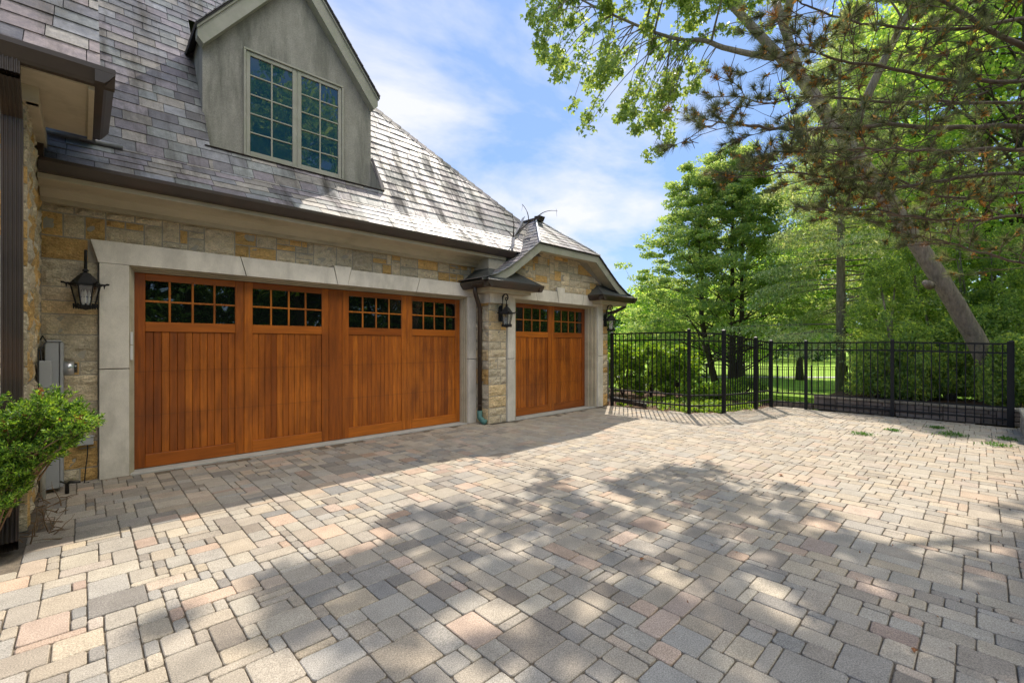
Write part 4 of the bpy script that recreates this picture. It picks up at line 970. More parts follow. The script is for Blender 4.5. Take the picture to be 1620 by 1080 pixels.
def broad(name, label, base, Ht, Rad, z0, tr, nl, leaves, lsize, lm, bark='barkd', seed=1, prof='round', group=None, stems=((0, 0),), zf=.45, cat='tree', up=.06, sub=5, flat=.5, crad=None, lean=(0, 0), aspect=.6, tilt=.3):
    r = np.random.default_rng(seed); pr = random.Random(seed)
    t = thing(name, label, cat, base, group); bx, by, bz = base
    mb = MB(); tops = []; cl = []
    for k, (sx, sy_) in enumerate(stems):
        hh = Ht*(.93 if k == 0 else .85); P_ = []
        for i in range(9):
            f = i/8; P_.append((bx+sx*(.45+.55*min(1, f*3))+lean[0]*f+pr.uniform(-.04, .04)*tr*8*f, by+sy_*(.45+.55*min(1, f*3))+lean[1]*f+pr.uniform(-.04, .04)*tr*8*f, bz-.1+hh*f))
        mb.tube(P_, [tr*(1.25 if i == 0 else 1)*(1-.88*i/8) for i in range(9)], 9); tops.append(P_)
    mb.build('trunk', M[bark], t, smooth=True)
    lb = MB(); nper = max(1, leaves//(nl*(sub+1)))
    cr_ = crad or Rad*.26
    ctr = []
    for i in range(nl):
        f = (i+.5)/nl; T_ = tops[i % len(tops)]
        zz = z0+(Ht-z0)*f; ff = min(.999, (zz)/(Ht*.93))*8; k = int(min(7, ff)); p0 = Vector(T_[k]).lerp(Vector(T_[k+1]), min(1, ff-k))
        if prof == 'round': rr_ = Rad*math.sqrt(max(.05, 1-(2*f-.85)**2/1.5))
        elif prof == 'cone': rr_ = Rad*(1-f)**.75+.12*Rad
        else: rr_ = Rad
        rr_ *= pr.uniform(.72, 1.1); a = i*2.399+pr.uniform(-.4, .4)
        d = Vector((math.cos(a), math.sin(a), tilt*(1 if prof == 'round' else .9)+pr.uniform(-.1, .25)))
        st = p0-Vector((0, 0, rr_*.25*tilt/.3)); zmin = bz+.4
        P_ = curve(st, d, rr_, pr, .16, up); r0 = tr*.24*(1-f*.6)
        lb.tube(P_, [r0*(1-.85*j/5) for j in range(6)], 5, cap=False)
        pts = [P_[-1]]
        for s_ in range(sub):
            g_ = pr.uniform(.35, .95)*5; q = P_[int(g_)].lerp(P_[min(5, int(g_)+1)], g_-int(g_)); dd_ = (d+Vector((pr.uniform(-1, 1), pr.uniform(-1, 1), pr.uniform(-.4, .5)))).normalized()
            S_ = curve(q, dd_, rr_*pr.uniform(.2, .42), pr, .25, up, 3); lb.tube(S_, [r0*.35, r0*.25, r0*.15, r0*.06], 4, cap=False); pts.append(S_[-1])
        for q in pts:
            if q.z < zmin: continue
            ctr.append(blob(q, cr_*pr.uniform(.6, 1.25), int(nper*pr.uniform(.5, 1.5))+2, r, zf))
    lb.build('branches', M[bark], t, smooth=True)
    C = np.concatenate(ctr); 
    raw('crown', leaf_quads(C, lsize, r, aspect, flat), 4, M[lm], t)
    return t

# --- reflections and shade side: trees behind the camera (their image shows in the door and dormer glass)
def conifer(name, label, base, Ht, Rad, tr, nb, leaves, lsize, lm, seed, z0=.6, group=None, droop=-.12, side=3, bark='barkd', w=.28):
    r = np.random.default_rng(seed); pr = random.Random(seed); t = thing(name, label, 'tree', base, group); bx, by, bz = base
    mb = MB(); mb.tube([(bx, by, bz-.1), (bx+.03, by, bz+Ht*.4), (bx, by+.04, bz+Ht*.75), (bx, by, bz+Ht)], [tr, tr*.75, tr*.4, .02], 9); mb.build('trunk', M[bark], t, smooth=True)
    lb = MB(); C = []; per = leaves//nb
    for i in range(nb):
        f = (i/nb)**1.05; z = z0+(Ht-z0)*f; L_ = Rad*((1-f)**.8)*pr.uniform(.7, 1.1)+.25; a = pr.uniform(0, 2*math.pi)
        d = Vector((math.cos(a), math.sin(a), .05+.3*f)); P_ = curve((bx, by, bz+z), d, L_, pr, .08, droop*.5)
        lb.tube(P_, [tr*.14*(1-.8*j/5)+.004 for j in range(6)], 4, cap=False)
        n = int(per*(.3+L_/Rad)); tt = r.uniform(.18, 1, n)**.8*5; k = np.minimum(4, tt.astype(int)); PA = np.array([tuple(p) for p in P_])
        base_ = PA[k]+(PA[k+1]-PA[k])*(tt-k)[:, None]
        sd_ = np.array([-d.y, d.x, 0]); wid = w*L_*(1.1-np.abs(tt/5-.45))
        off = r.normal(size=n)*wid
        C.append(base_+sd_*off[:, None]+np.array([0, 0, -1])*np.abs(off)[:, None]*.25+r.normal(size=(n, 3))*np.array([.05, .05, .05]))
    lb.build('branches', M[bark], t, smooth=True); C = np.concatenate(C)
    raw('crown', leaf_quads(C, lsize, r, .30, .9, szvar=.4), 4, M[lm], t); return t
REF = 'dark conifers reflected in the garage door glass'
for k in range(15):
    conifer('spruce_tree', 'dark spruce in the row across the driveway, mirrored in the door glass', (-7+2.2*k+.4*math.sin(k*2.1), -12.5+.8*math.sin(k*1.7), -.05), 8.0+1.2*math.sin(k*3.3), 2.7, .16, 80, 12000, .28, 'lf_wood', 300+k, z0=.2, group=REF)
broad('maple_tree', 'big maple across the driveway, seen as a reflection in the dormer window', (8.5, -11.5, 0), 15.5, 5.2, 4, .3, 44, 22000, .26, 'lf_bright', seed=391, crad=1.0, zf=.6)
broad('maple_tree', 'wide maple across the driveway, seen as a reflection in the right dormer sash', (14.5, -12.5, 0), 16.5, 5.2, 4, .3, 44, 22000, .26, 'lf_bright', seed=392, crad=1.0, zf=.6)

# --- far woodland
r = np.random.default_rng(3); C = []
for k in range(330):
    px = r.uniform(-300, 2600); d = r.uniform(64, 100); x, y = gl(px, d)
    hh = r.uniform(5, 12); 
    for _ in range(3): C.append(blob((x+r.normal()*1.5, y+r.normal()*1.5, -1+hh*r.uniform(.25, .95)), r.uniform(1.6, 3.2), 150, r, .9, .55))
C0 = [blob((r.uniform(-25, 60), r.uniform(-26, -19), r.uniform(0, 5.5)), 2.2, 160, r, .9, .3) for _ in range(150)]
tag(raw('woodland', leaf_quads(np.concatenate(C0), .6, r, .7, .2), 4, M['lf_wood']), 'dark wooded edge across the driveway behind the spruce row', kind='stuff')
C = np.concatenate(C)
tag(raw('woodland', leaf_quads(C, .75, r, .7, .2), 4, M['lf_wood']), 'dark green wooded edge far across the lawn', kind='stuff')

# --- individual trees beyond the fence
def g3(px, d, extra=0): x, y = gl(px, d); return (x, y, hgt(x, y)+extra)
BG = 'leafy trees on the lawn beyond the fence'
x, y, z = g3(1158, 20)
broad('alder_tree', 'tall open-crowned tree with three dark upright trunks beyond the left fence section', (x, y, z), 11.3, 4.1, 2.2, .15, 165, 150000, .105, 'lf_alder', seed=21, prof='cone', stems=((0, 0), (-1.0, .95), (.35, -.3)), zf=.38, up=.05, crad=.37, flat=.6, sub=7, group=None, tilt=.35)
broad('ash_tree', 'bright green tree low on the horizon right beside the garage roof edge', g3(1035, 34), 6.6, 3.0, .8, .16, 34, 11000, .26, 'lf_bright', seed=31, group=BG, crad=.95, zf=.7)
broad('ash_tree', 'rounded yellow-green tree behind the fence, left of the three-trunked tree', g3(1078, 40), 7.0, 3.2, .6, .18, 34, 11000, .28, 'lf_hedge', seed=32, group=BG, crad=1.0, zf=.7)
broad('ash_tree', 'mid green tree seen behind the trunks of the open-crowned tree', g3(1175, 38), 8.2, 3.8, 1.6, .2, 34, 12000, .28, 'lf_bright', seed=33, group=BG, crad=1.1, zf=.65)
broad('ash_tree', 'broad bright tree filling the gap between the open-crowned tree and the hemlock', g3(1265, 33), 10.5, 4.2, 2.6, .25, 40, 16000, .26, 'lf_bright', seed=34, group=BG, crad=1.1, zf=.6)
broad('ash_tree', 'tall leafy tree behind the hemlock trunk', g3(1385, 27), 14.5, 5.0, 2.6, .28, 54, 30000, .21, 'lf_bright', seed=35, group=BG, crad=1.05, zf=.6)
broad('maple_tree', 'tall maple with a stout trunk, second from the right behind the pine', g3(1565, 16.5, .1), 15.5, 5.6, 3.2, .30, 60, 46000, .15, 'lf_bright', seed=36, group=BG, crad=.95, zf=.55)
broad('maple_tree', 'tall maple with a stout trunk at the right edge behind the pine', g3(1622, 13.5, .1), 15, 5.0, 3.6, .28, 56, 34000, .13, 'lf_bright', seed=37, group=BG, crad=.8, zf=.55)
broad('maple_tree', 'tall maple whose crown shows between the forked trunk and the pine boughs', g3(1450, 19.5), 17, 5.4, 4.6, .28, 60, 44000, .16, 'lf_bright', seed=38, group=BG, crad=1.0, zf=.55)

# --- hemlock with layered boughs
x, y, z = g3(1330, 14.4, .02)
conifer('hemlock_tree', 'straight-trunked hemlock with pale layered boughs beyond the far fence corner', (x, y, z), 12.5, 3.2, .15, 110, 70000, .11, 'lf_hem', 51, z0=1.9, bark='bark', w=.24)

# --- cedar hedge trees behind the retaining wall
CG = 'dark cedar hedge trees behind the low block wall'
def cedar(px, d, hh, rad, seed, label):
    r = np.random.default_rng(seed); pr = random.Random(seed); x, y = gl(px, d); z = .25; t = thing('cedar_tree', label, 'tree', (x, y, z), CG)
    mb = MB()
    for k in range(3): mb.tube([(x+pr.uniform(-.1, .1), y+pr.uniform(-.1, .1), z-.1), (x+pr.uniform(-.3, .3), y+pr.uniform(-.3, .3), z+hh*.45), (x+pr.uniform(-.3, .3), y+pr.uniform(-.3, .3), z+hh*.9)], [.05, .035, .01], 6)
    mb.build('trunk', M['bark'], t, smooth=True)
    n = 190; C = []
    for _ in range(n):
        f = pr.random(); a = pr.uniform(0, 6.283); rr_ = rad*(1-f**2.2*.7)*pr.uniform(.45, 1.08)*(.75+.25*min(1, f*5)); c = (x+rr_*math.cos(a), y+rr_*math.sin(a), z+.15+hh*f)
        C.append(blob(c, pr.uniform(.09, .22), 95, r, 1.3, .1))
    C = np.concatenate(C); raw('crown', leaf_quads(C, .075, r, .42, .1, droop=(0, 0, -.5)), 4, M['lf_cedar'], t)
cedar(1400, 11.6, 3.3, .85, 61, 'dark cedar nearest the hemlock trunk behind the block wall')
cedar(1455, 11.9, 4.0, .85, 62, 'dark cedar just left of the leaning trunk')
cedar(1525, 11.9, 4.3, .95, 63, 'dark cedar behind the leaning trunk')
cedar(1595, 11.2, 4.0, 1.0, 64, 'dark cedar at the right edge beyond the leaning trunk')
cedar(1640, 9.9, 3.4, .9, 65, 'dark cedar beside the foot of the leaning trunk')
cedar(1560, 10.3, 1.9, .7, 66, 'low dark cedar in front of the foot of the leaning trunk')
cedar(1385, 11.0, 1.2, .5, 67, 'small bushy cedar just right of the hemlock foot')
cedar(1600, 8.95, 1.15, .42, 70, 'low cedar hiding the foot of the leaning trunk, by the fence end post')
cedar(1440, 10.6, 1.5, .6, 68, 'low cedar behind the middle post of the long fence')
cedar(1505, 10.5, 1.6, .6, 69, 'low cedar left of the foot of the leaning trunk')

# --- hedge shrubs behind the left fence
HG = 'leafy shrubs in the bed behind the left fence section'
def shrub(px, d, hh, rad, seed, label, lm='lf_hedge', size=.075, nb=120, per=75, name='hedge_shrub', group=HG, z=0, crd=.13):
    r = np.random.default_rng(seed); pr = random.Random(seed); x, y = gl(px, d); t = thing(name, label, 'shrub', (x, y, z), group)
    mb = MB(); C = []
    for k in range(9): a = pr.uniform(0, 6.28); mb.tube([(x, y, z-.05), (x+rad*.3*math.cos(a), y+rad*.3*math.sin(a), z+hh*.4), (x+rad*.65*math.cos(a), y+rad*.65*math.sin(a), z+hh*.85)], [.018, .013, .005], 5)
    mb.build('stem', M['barkd'], t)
    for _ in range(nb):
        f = pr.random()**.8; a = pr.uniform(0, 6.283); rr_ = rad*math.sqrt(max(0.02, 1-f**3))*pr.uniform(.4, 1.05); C.append(blob((x+rr_*math.cos(a), y+rr_*math.sin(a), z+.08+(hh-.15)*f), crd*pr.uniform(.7, 1.4), per, r, .9, .2))
    C = np.concatenate(C); raw('foliage', leaf_quads(C, size, r, .6, .2), 4, M[lm], t)
shrub(985, 13.6, 1.55, .75, 71, 'tall yellow-green shrub nearest the house corner')
shrub(1030, 13.4, 1.60, .75, 72, 'tall yellow-green shrub in the middle of the hedge row')
shrub(1075, 13.2, 1.50, .62, 73, 'tall yellow-green shrub at the right end of the hedge row')
shrub(1128, 12.6, .48, .55, 74, 'low leafy shrub on the mulch right of the hedge row', nb=45, per=60)
shrub(1180, 14.5, .45, .6, 75, 'low leafy shrub under the gate bars', nb=45, per=60)
r = np.random.default_rng(9); C = []
for _ in range(330):
    x = r.uniform(9.8, 12.4); y = r.uniform(3.75, 6.4)
    if inpoly(x, y, DRV) : continue
    if r.uniform() < .45 and y > 5.0: continue
    C.append(blob((x, y, .03), .10, 30, r, .5, 0))
for _ in range(160): C.append(blob((r.uniform(12.9, 14), r.uniform(2.9, 5.5), .02), .14, 30, r, .6, 0))
tag(raw('ground_cover', leaf_quads(np.concatenate(C), .05, r, .6, .5), 4, M['lf_hedge']), 'low green ground cover along the fence foot', kind='stuff')

# ================================================================== LEANING FORKED MAPLE
t = thing('leaning_maple', 'big maple with a leaning grey trunk, forking high above and hanging leaves over the driveway', 'tree', tuple(at(1592, 640, 9.2)))
r = np.random.default_rng(101); pr = random.Random(101)
def limb(mb, spec, r0, r1, n=10):
    P_ = sm([at(*s_) for s_ in spec], 2); m_ = len(P_)
    mb.tube([p+Vector((pr.uniform(-1, 1), pr.uniform(-1, 1), pr.uniform(-1, 1)))*r0*.06 for p in P_], [r0+(r1-r0)*i/(m_-1) for i in range(m_)], n); return P_
mb = MB()
limb(mb, [(1614, 690, 9.5), (1594, 640, 9.5), (1557, 560, 9.4), (1507, 475, 9.35), (1441, 370, 9.35), (1375, 275, 9.4), (1315, 190, 9.5), (1262, 118, 9.6)], .19, .115, 14)
mb.tube([at(1472, 452, 9.25), at(1464, 447, 9.1)], [.09, .06], 8)
mb.build('trunk', M['bark'], t, smooth=True)
mb = MB()
LA = limb(mb, [(1268, 125, 9.6), (1222, 78, 9.8), (1178, 30, 10.0), (1130, -20, 10.2), (1060, -90, 10.4), (960, -150, 10.6), (870, -180, 10.8)], .115, .03)
LB = limb(mb, [(1268, 130, 9.6), (1246, 60, 9.7), (1226, 0, 9.8), (1195, -120, 10.0), (1150, -260, 10.2), (1140, -380, 10.4)], .11, .03)
LC = limb(mb, [(1225, 92, 9.75), (1190, 86, 9.8), (1150, 78, 9.9), (1110, 62, 10.0), (1082, 66, 10.1), (1030, 50, 10.2), (960, 20, 10.4), (900, -10, 10.6)], .075, .015)
LD = limb(mb, [(1340, 225, 9.45), (1400, 90, 9.2), (1480, -60, 9.0), (1560, -260, 8.9)], .10, .03)
LE = limb(mb, [(1240, 40, 9.7), (1280, -100, 9.0), (1330, -300, 8.2), (1400, -460, 7.6)], .10, .02)
LF = limb(mb, [(1130, -20, 10.2), (1060, -40, 10.3), (980, -40, 10.4), (900, -50, 10.6), (850, -50, 10.8)], .06, .014)
LG = limb(mb, [(1060, -90, 10.4), (980, -230, 9.6), (900, -380, 9.0)], .06, .014)
poly = [(836, -30), (838, 40), (852, 92), (878, 118), (898, 168), (925, 208), (950, 185), (985, 205), (1018, 205), (1026, 245), (1062, 228), (1060, 180), (1110, 125), (1135, 95), (1190, 95), (1215, -30)]
ends = []
while len(ends) < 98:
    px, py = pr.uniform(835, 1215), pr.uniform(-30, 248)
    if inpoly(px, py, poly):
        dens = 1 if py < 120 else .75
        if px > 1110 and py > 30: dens = .12
        if pr.random() < dens: ends.append((px, py, pr.uniform(9.4, 11.2)))
ends += [(838, 25, 9.4), (860, 50, 9.4), (858, 90, 9.6), (880, 112, 9.6), (905, 165, 9.7), (928, 203, 9.7), (1005, 205, 10.2), (1030, 243, 10.2), (1045, 236, 10.2), (1060, 226, 10.4), (1045, 180, 10.5), (1060, 140, 10.7), (1095, 110, 11.0), (1195, 45, 12.3), (1185, 20, 12.0), (1215, 45, 12.5)]
C = []; allp = [(p, 1) for p in LC+LF+LA]
for (px, py, d) in ends:
    e = at(px, py, d); cand = [p for p, _ in allp if p.z > e.z-.15 and (p-e).length > .25] or [p for p, _ in allp]
    cand.sort(key=lambda p: (p-e).length); s_ = cand[min(len(cand)-1, pr.randrange(0, 6))]
    mid = s_.lerp(e, .5)+Vector((pr.uniform(-.15, .15), pr.uniform(-.2, .2), .05+.22*(s_-e).length*.5)); P_ = bez(s_, mid, e, 7); mb.tube(P_, [.014, .012, .011, .010, .008, .007, .006, .005], 4, cap=False)
    C.append(blob(e, pr.uniform(.14, .25), pr.randrange(34, 60), r, .7, .1))
    for q in P_[4:7]:
        if pr.random() < .55: C.append(blob(q, .15, 14, r, .8, .1))
Cv = np.concatenate(C)
# crown above and to the right of the frame (shades the drive)
C2 = []; lp_ = LA+LB+LD+LE+LG+LF+LC
k = 0
while k < 30:
    e = Vector((pr.uniform(6.6, 14.5), pr.uniform(.5, 8.6), pr.uniform(7.0, 11.5)))
    dd_ = FX*e.x+FY*e.y; rr_ = FY*e.x-FX*e.y; px = 810+rr_/dd_*710; py = 545-(e.z-CZ)/dd_*710
    if py > -25 and px < 1240: continue
    if py > 60: continue
    if px < 780: continue
    q = ((e.x-10.5)/4.2)**2+((e.y-4.6)/4.2)**2
    if q > 1: continue
    s_ = min(lp_, key=lambda p: (p-e).length)
    Q = bez(s_, s_.lerp(e, .5)+Vector((0, 0, .3)), e, 5); mb.tube(Q, [.028, .022, .016, .011, .007, .004], 4, cap=False)
    for _ in range(3): C2.append(blob(e+Vector((pr.gauss(0, .32), pr.gauss(0, .32), pr.gauss(0, .15))), pr.uniform(.14, .32), 105, r, .35, .1))
    k += 1
for (cx_, cy_, cz_, rr2, rz_, nn_) in ((12.6, 4.6, 12.0, 2.6, 1.3, 36), (9.3, 7.5, 11.9, 1.7, .9, 8)):
    for _ in range(nn_):
        d_ = Vector((pr.gauss(0, .5), pr.gauss(0, .5), pr.gauss(0, .5))); e = Vector((cx_+d_.x*rr2, cy_+d_.y*rr2, cz_+d_.z*rz_))
        dd_ = FX*e.x+FY*e.y; rr_ = FY*e.x-FX*e.y; px = 810+rr_/dd_*710; py = 545-(e.z-CZ)/dd_*710
        if py > -25 and px < 1240: continue
        s_ = min(lp_, key=lambda p: (p-e).length); Q = bez(s_, s_.lerp(e, .5)+Vector((0, 0, .3)), e, 5); mb.tube(Q, [.028, .022, .016, .011, .007, .004], 4, cap=False)
        for _k in range(3): C2.append(blob(e+Vector((pr.gauss(0, .28), pr.gauss(0, .28), pr.gauss(0, .12))), pr.uniform(.14, .32), 105, r, .35, .1))
mb.build('branches', M['bark'], t, smooth=True)
raw('crown', np.concatenate([maple_leaves(Cv, .098, r), leaf_quads(np.concatenate(C2), .14, r, .6, .9)]), 4, M['lf_maple'], t)

# ================================================================== PINE BOUGHS FROM THE RIGHT
base = Vector((9.5, -1.5, .3))
t = thing('pine_tree', 'pine reaching in from the right with browning needle tufts and orange cones', 'tree', tuple(base))
pr = random.Random(7); r = np.random.default_rng(7)
mb = MB(); mb.tube([base-Vector((0, 0, .2)), base+Vector((0, .03, 4)), base+Vector((.1, 0, 8)), base+Vector((0, 0, 12))], [.22, .18, .12, .03], 12); mb.build('trunk', M['pinebark'], t, smooth=True)
specs = [
 ([(1790, 215, 5.5), (1620, 196, 5.3), (1500, 202, 5.2), (1390, 196, 5.1), (1290, 207, 5.0), (1205, 203, 4.9), (1150, 190, 4.8), (1112, 203, 4.7)], .034, .6),
 ([(1790, 190, 5.4), (1640, 85, 5.1), (1560, 45, 4.9), (1490, 2, 4.7), (1400, -60, 4.5)], .042, .7),
 ([(1790, 330, 5.6), (1620, 268, 5.5), (1500, 285, 5.5), (1400, 300, 5.4), (1320, 285, 5.3), (1250, 268, 5.2), (1200, 280, 5.2)], .028, 1),
 ([(1790, 400, 5.7), (1620, 335, 5.6), (1540, 350, 5.6), (1450, 345, 5.5), (1380, 330, 5.4), (1320, 335, 5.4)], .026, 1),
 ([(1790, 100, 5.3), (1620, 130, 5.0), (1500, 128, 4.9), (1400, 108, 4.8), (1320, 92, 4.7), (1255, 70, 4.6)], .030, 1),
 ([(1790, 470, 5.8), (1640, 420, 5.8), (1570, 405, 5.8), (1510, 385, 5.8), (1450, 375, 5.8)], .022, .8),
 ([(1790, 250, 5.2), (1620, 235, 4.8), (1480, 240, 4.7), (1380, 235, 4.6), (1290, 240, 4.6)], .026, 1),
 ([(1790, 160, 5.8), (1620, 165, 5.8), (1500, 160, 5.8), (1400, 165, 5.7), (1300, 150, 5.6), (1210, 165, 5.5), (1160, 150, 5.4)], .026, .9),
 ([(1790, 20, 5.3), (1620, 30, 5.0), (1500, 50, 4.9), (1400, 45, 4.8), (1300, 20, 4.7), (1260, 0, 4.6)], .026, .8),
 ([(1790, 300, 6.2), (1620, 305, 6.2), (1500, 320, 6.2), (1400, 275, 6.2), (1330, 245, 6.2), (1260, 225, 6.2)], .026, 1),
]
tufts = []; lb = MB()
for spec, r0, dn in specs:
    P_ = sm([at(*s_) for s_ in spec], 2); m_ = len(P_)
    P_ = [p+Vector((0, 0, pr.uniform(-.02, .02))) for p in P_]
    lb.tube(P_, [r0*(1-.8*i/(m_-1)) for i in range(m_)], 7); main = (P_[-1]-P_[0]).normalized(); side = main.cross(Vector((0, 0, 1))).normalized()
    tufts.append((P_[-1], (P_[-1]-P_[-2]).normalized()))
    ns = int(27*dn)
    for k in range(ns):
        i = int(m_*(.22+.76*(k+.5)/ns)); i = min(i, m_-2); sgn = 1 if k % 2 else -1
        L_ = (.35+.75*(1-i/m_))*pr.uniform(.6, 1.1)*1.05
        d = (main*.75+side*sgn*.8+Vector((0, 0, pr.uniform(-.45, .55)))).normalized(); Q = curve(P_[i], d, L_, pr, .16, .02, 5)
        rr_ = max(.006, r0*.4*(1-i/m_)); lb.tube(Q, [rr_*(1-.7*j/5) for j in range(6)], 5, cap=False); tufts.append((Q[-1], (Q[-1]-Q[-2]).normalized()))
        for j in range(pr.randrange(3, 6)):
            g_ = pr.uniform(1.2, 5); q = Q[int(min(4, g_))].lerp(Q[min(5, int(g_)+1)], g_-int(g_)) if g_ < 5 else Q[5]
            dd_ = ((Q[-1]-Q[0]).normalized()*.7+Vector((pr.uniform(-1, 1), pr.uniform(-1, 1), pr.uniform(-.5, .8)))).normalized(); S_ = curve(q, dd_, pr.uniform(.12, .34), pr, .2, .08, 3); lb.tube(S_, [rr_*.45+.002, rr_*.4+.002, .004, .003], 4, cap=False)
            tufts.append((S_[-1], (S_[-1]-S_[-2]).normalized())); 
            if pr.random() < .4: tufts.append((S_[1], (S_[-1]-S_[-2]).normalized()))
lb.build('boughs', M['pinebark'], t, smooth=True)
def needles(tf, n, L_, wd, r, spread=1.0):
    A = np.array([tuple(p) for p, d in tf]); D = np.array([tuple(d) for p, d in tf]); A = np.repeat(A, n, 0); D = np.repeat(D, n, 0)
    m_ = len(A); A = A-D*r.uniform(0, .07, m_)[:, None]
    dr_ = D*.75+rand_dirs(m_, r)*spread; dr_ /= np.linalg.norm(dr_, axis=1)[:, None]; l = L_*r.uniform(.65, 1.1, m_)[:, None]
    sdv = np.cross(dr_, rand_dirs(m_, r)); sdv /= np.linalg.norm(sdv, axis=1)[:, None]+1e-9; sdv *= wd
    return np.stack([A-sdv, A+sdv, A+dr_*l], axis=1).reshape(-1, 3)
pr.shuffle(tufts); tufts = tufts[:int(len(tufts)*.60)]; nt_ = len(tufts); liv = tufts[:int(nt_*.93)]; dead = tufts[int(nt_*.93):]
raw('needles', needles(liv, 70, .135, .0028, r, .7), 3, M['needle'], t)
raw('dead_needles', needles(dead, 50, .11, .0028, r, .8), 3, M['needled'], t)
cn = [tf for tf in tufts if pr.random() < .42]; Cc = []
for p, d in cn:
    for k in range(9): Cc.append(np.array(p-d*pr.uniform(.0, .06))+r.normal(size=3)*.014)
raw('cones', leaf_quads(np.array(Cc), .048, r, .45), 4, M['cone'], t)

# ================================================================== YEW SHRUB
yb = Vector((-.50, 4.85, 0)); t = thing('yew_shrub', 'spreading yew bush with bright green tips and brown stems against the left wall', 'shrub', tuple(yb))
pr = random.Random(19); r = np.random.default_rng(19); mb = MB(); C = []; D_ = []
tips = []
for k in range(380):
    px = pr.uniform(-150, 150) if k < 300 else pr.uniform(-120, 50); f = (px+150)/300
    top = 632+14*math.sin(px*.045)+(max(0, px-95))*.55; bot = 812-max(0, px-10)*.95
    py = pr.uniform(top+6, max(top+16, bot)); px = px-15; 
    if k >= 300: py = pr.uniform(715, 800)
    tips.append(at(px, py, pr.uniform(2.75, 3.5)+(.35 if px < -20 else 0)))
for k, e in enumerate(tips):
    s_ = yb+Vector((pr.uniform(-.18, .08), pr.uniform(-.15, .15), .02)); ctl = s_.lerp(e, .35)+Vector((pr.uniform(-.06, .06), pr.uniform(-.06, .06), 0)); ctl.z = e.z*.72
    P_ = bez(s_, ctl, e, 8)
    if k % 6: P_ = bez(P_[4], P_[5].lerp(e, .5)+Vector((0, 0, .04)), e, 8)
    mb.tube(P_, [.007, .006, .005, .005, .004, .004, .003, .002, .002], 5, cap=False)
    d0 = (P_[-1]-P_[-3]).normalized()
    for j in range(13):
        q = P_[8 if j < 4 else pr.choice((4, 5, 6, 7, 8))]; d = (d0*.6+Vector((pr.uniform(-1, 1), pr.uniform(-1, 1), pr.uniform(-.1, 1.0)))).normalized(); L_ = pr.uniform(.05, .13)
        mb.tube([q, q+d*L_], [.002, .001], 3, cap=False); n = 42; tt = r.uniform(0, 1, n)
        C.append(np.array(q)+np.array(d)*(tt*L_)[:, None]); D_.append(np.tile(np.array(d), (n, 1)))
mb.build('stem', M['yewbark'], t, smooth=True)
C = np.concatenate(C); D_ = np.concatenate(D_); m_ = len(C)
dr_ = D_*.7+rand_dirs(m_, r)*.9; dr_ /= np.linalg.norm(dr_, axis=1)[:, None]; sdv = np.cross(dr_, rand_dirs(m_, r)); sdv /= np.linalg.norm(sdv, axis=1)[:, None]+1e-9
l = .026*r.uniform(.7, 1.2, m_)[:, None]; sdv *= .0038
Q = np.stack([C-sdv*.5, C+dr_*l*.5+sdv, C+dr_*l, C+dr_*l*.5-sdv], axis=1)
isd = np.zeros(m_, bool); blk = 42*13
for k in (5, 22, 40, 58, 77, 99, 120, 141, 160, 201, 230, 260, 310, 340): isd[k*blk+60:k*blk+200] = True
raw('foliage', Q[~isd].reshape(-1, 3), 4, M['lf_yew'], t); raw('dead_foliage', Q[isd].reshape(-1, 3), 4, M['lf_yewdead'], t)
mb = MB(); pr = random.Random(4)
for k in range(60):
    p = Vector((pr.uniform(-.55, -.12), pr.uniform(5.0, 6.4), .0)); d = Vector((pr.uniform(-1, 1), pr.uniform(-1, 1), pr.uniform(0, .8))).normalized(); mb.tube(curve(p, d, pr.uniform(.1, .3), pr, .4, -.05, 4), [.005, .004, .003, .002, .001], 4, cap=False)
tag(mb.build('dry_twigs', M['yewbark']), 'tangle of dry brown twigs on the soil by the downspout foot', kind='stuff')

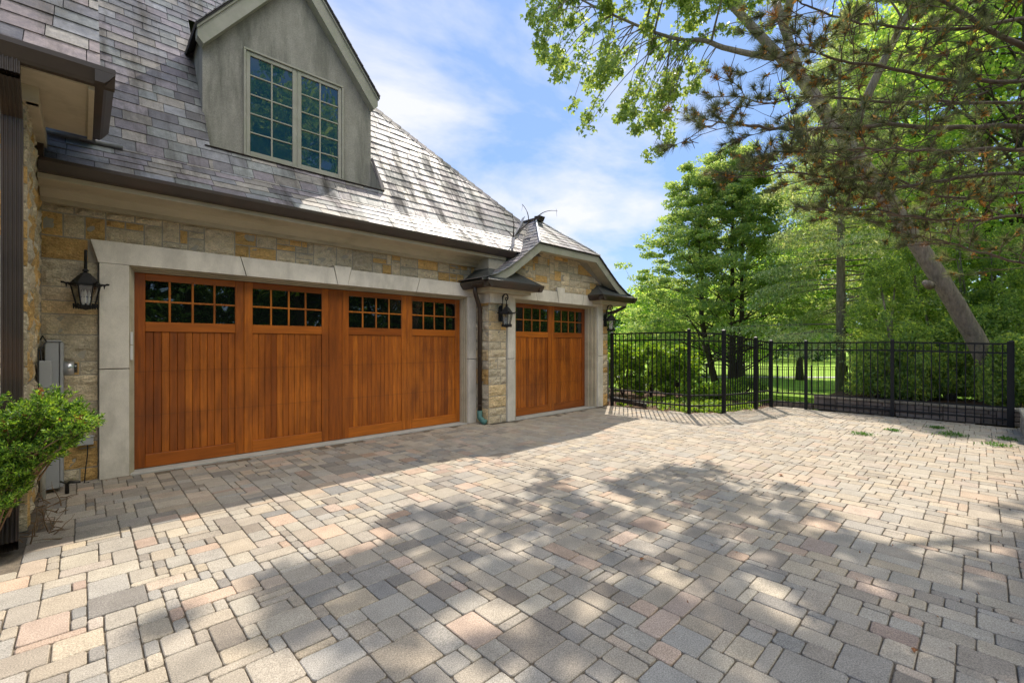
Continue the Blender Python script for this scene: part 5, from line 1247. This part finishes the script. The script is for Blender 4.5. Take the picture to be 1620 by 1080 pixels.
# ================================================================== LITTER ON THE PAVING
LG_ = 'green leaf clumps fallen on the far paving'
for k, (px, py, w_, lab) in enumerate(((1363, 687, .30, 'small fallen green leaf clump furthest left on the far paving'), (1412, 681, .2, 'tiny fallen green sprig, second from the left'), (1482, 677, .25, 'thin fallen green sprig close to the fence'), (1506, 688, .42, 'largest fallen green leaf clump on the far paving'), (1592, 695, .25, 'fallen green sprig nearest the right kerb wall'), (1578, 705, .3, 'fallen green leaf clump nearest the camera on the right'))):
    d = 710*CZ/(py-545); x, y = gl(px, d); r = np.random.default_rng(500+k); n = int(170*w_/.3)
    c_ = np.stack([x+r.normal(size=n)*w_*.27, y+r.normal(size=n)*w_*.27, .012+np.abs(r.normal(size=n))*.012], 1)
    tag(raw('leaf_clump', leaf_quads(c_, .048, r, .3, 1.5), 4, M['clump']), lab, 'fallen leaves', LG_)
for k, (px, py, lab) in enumerate(((1236, 752, 'single brown dry leaf lying on the sunny middle paving'), (1447, 1031, 'single tan dry leaf lying on the near right paving'), (1016, 886, 'small pale dry leaf on the dappled near paving'))):
    d = 710*CZ/(py-545); x, y = gl(px, d); mb = MB(); s_ = .028 if k != 0 else .045
    mb.mesh([(x-s_, y, .012), (x-.3*s_, y+.5*s_, .02), (x+s_, y+.2*s_, .008), (x, y-.5*s_, .018), (x, y, .005)], [(0, 1, 4), (1, 2, 4), (2, 3, 4), (3, 0, 4)])
    tag(mb.build('dry_leaf', M['dead']), lab, 'leaf')
r = np.random.default_rng(77); C = []
for _ in range(420):
    x = r.uniform(2, 12.35); y = r.uniform(-.4, 5.5) if r.uniform() < .5 else r.uniform(-.4, 3.4)
    if r.uniform() < .5: x = 12.38-abs(r.normal())*.5
    if inpoly(x, y, DRV): C.append((x, y, .006))
for _ in range(260): C.append((r.uniform(.0, 9.4), 6.86-abs(r.normal())*.06 if r.uniform() < .6 else 6.4, .004))
C = np.array([c for c in C if not (5.5 < c[0] < 9.6 and c[1] > 6.45)])
tag(raw('leaf_litter', leaf_quads(C, .022, r, .4, 6), 4, M['dead']), 'tiny dry leaf litter scattered over the paving', kind='stuff')
print('faces', sum(len(o.data.polygons) for o in sc.objects if o.type == 'MESH'))
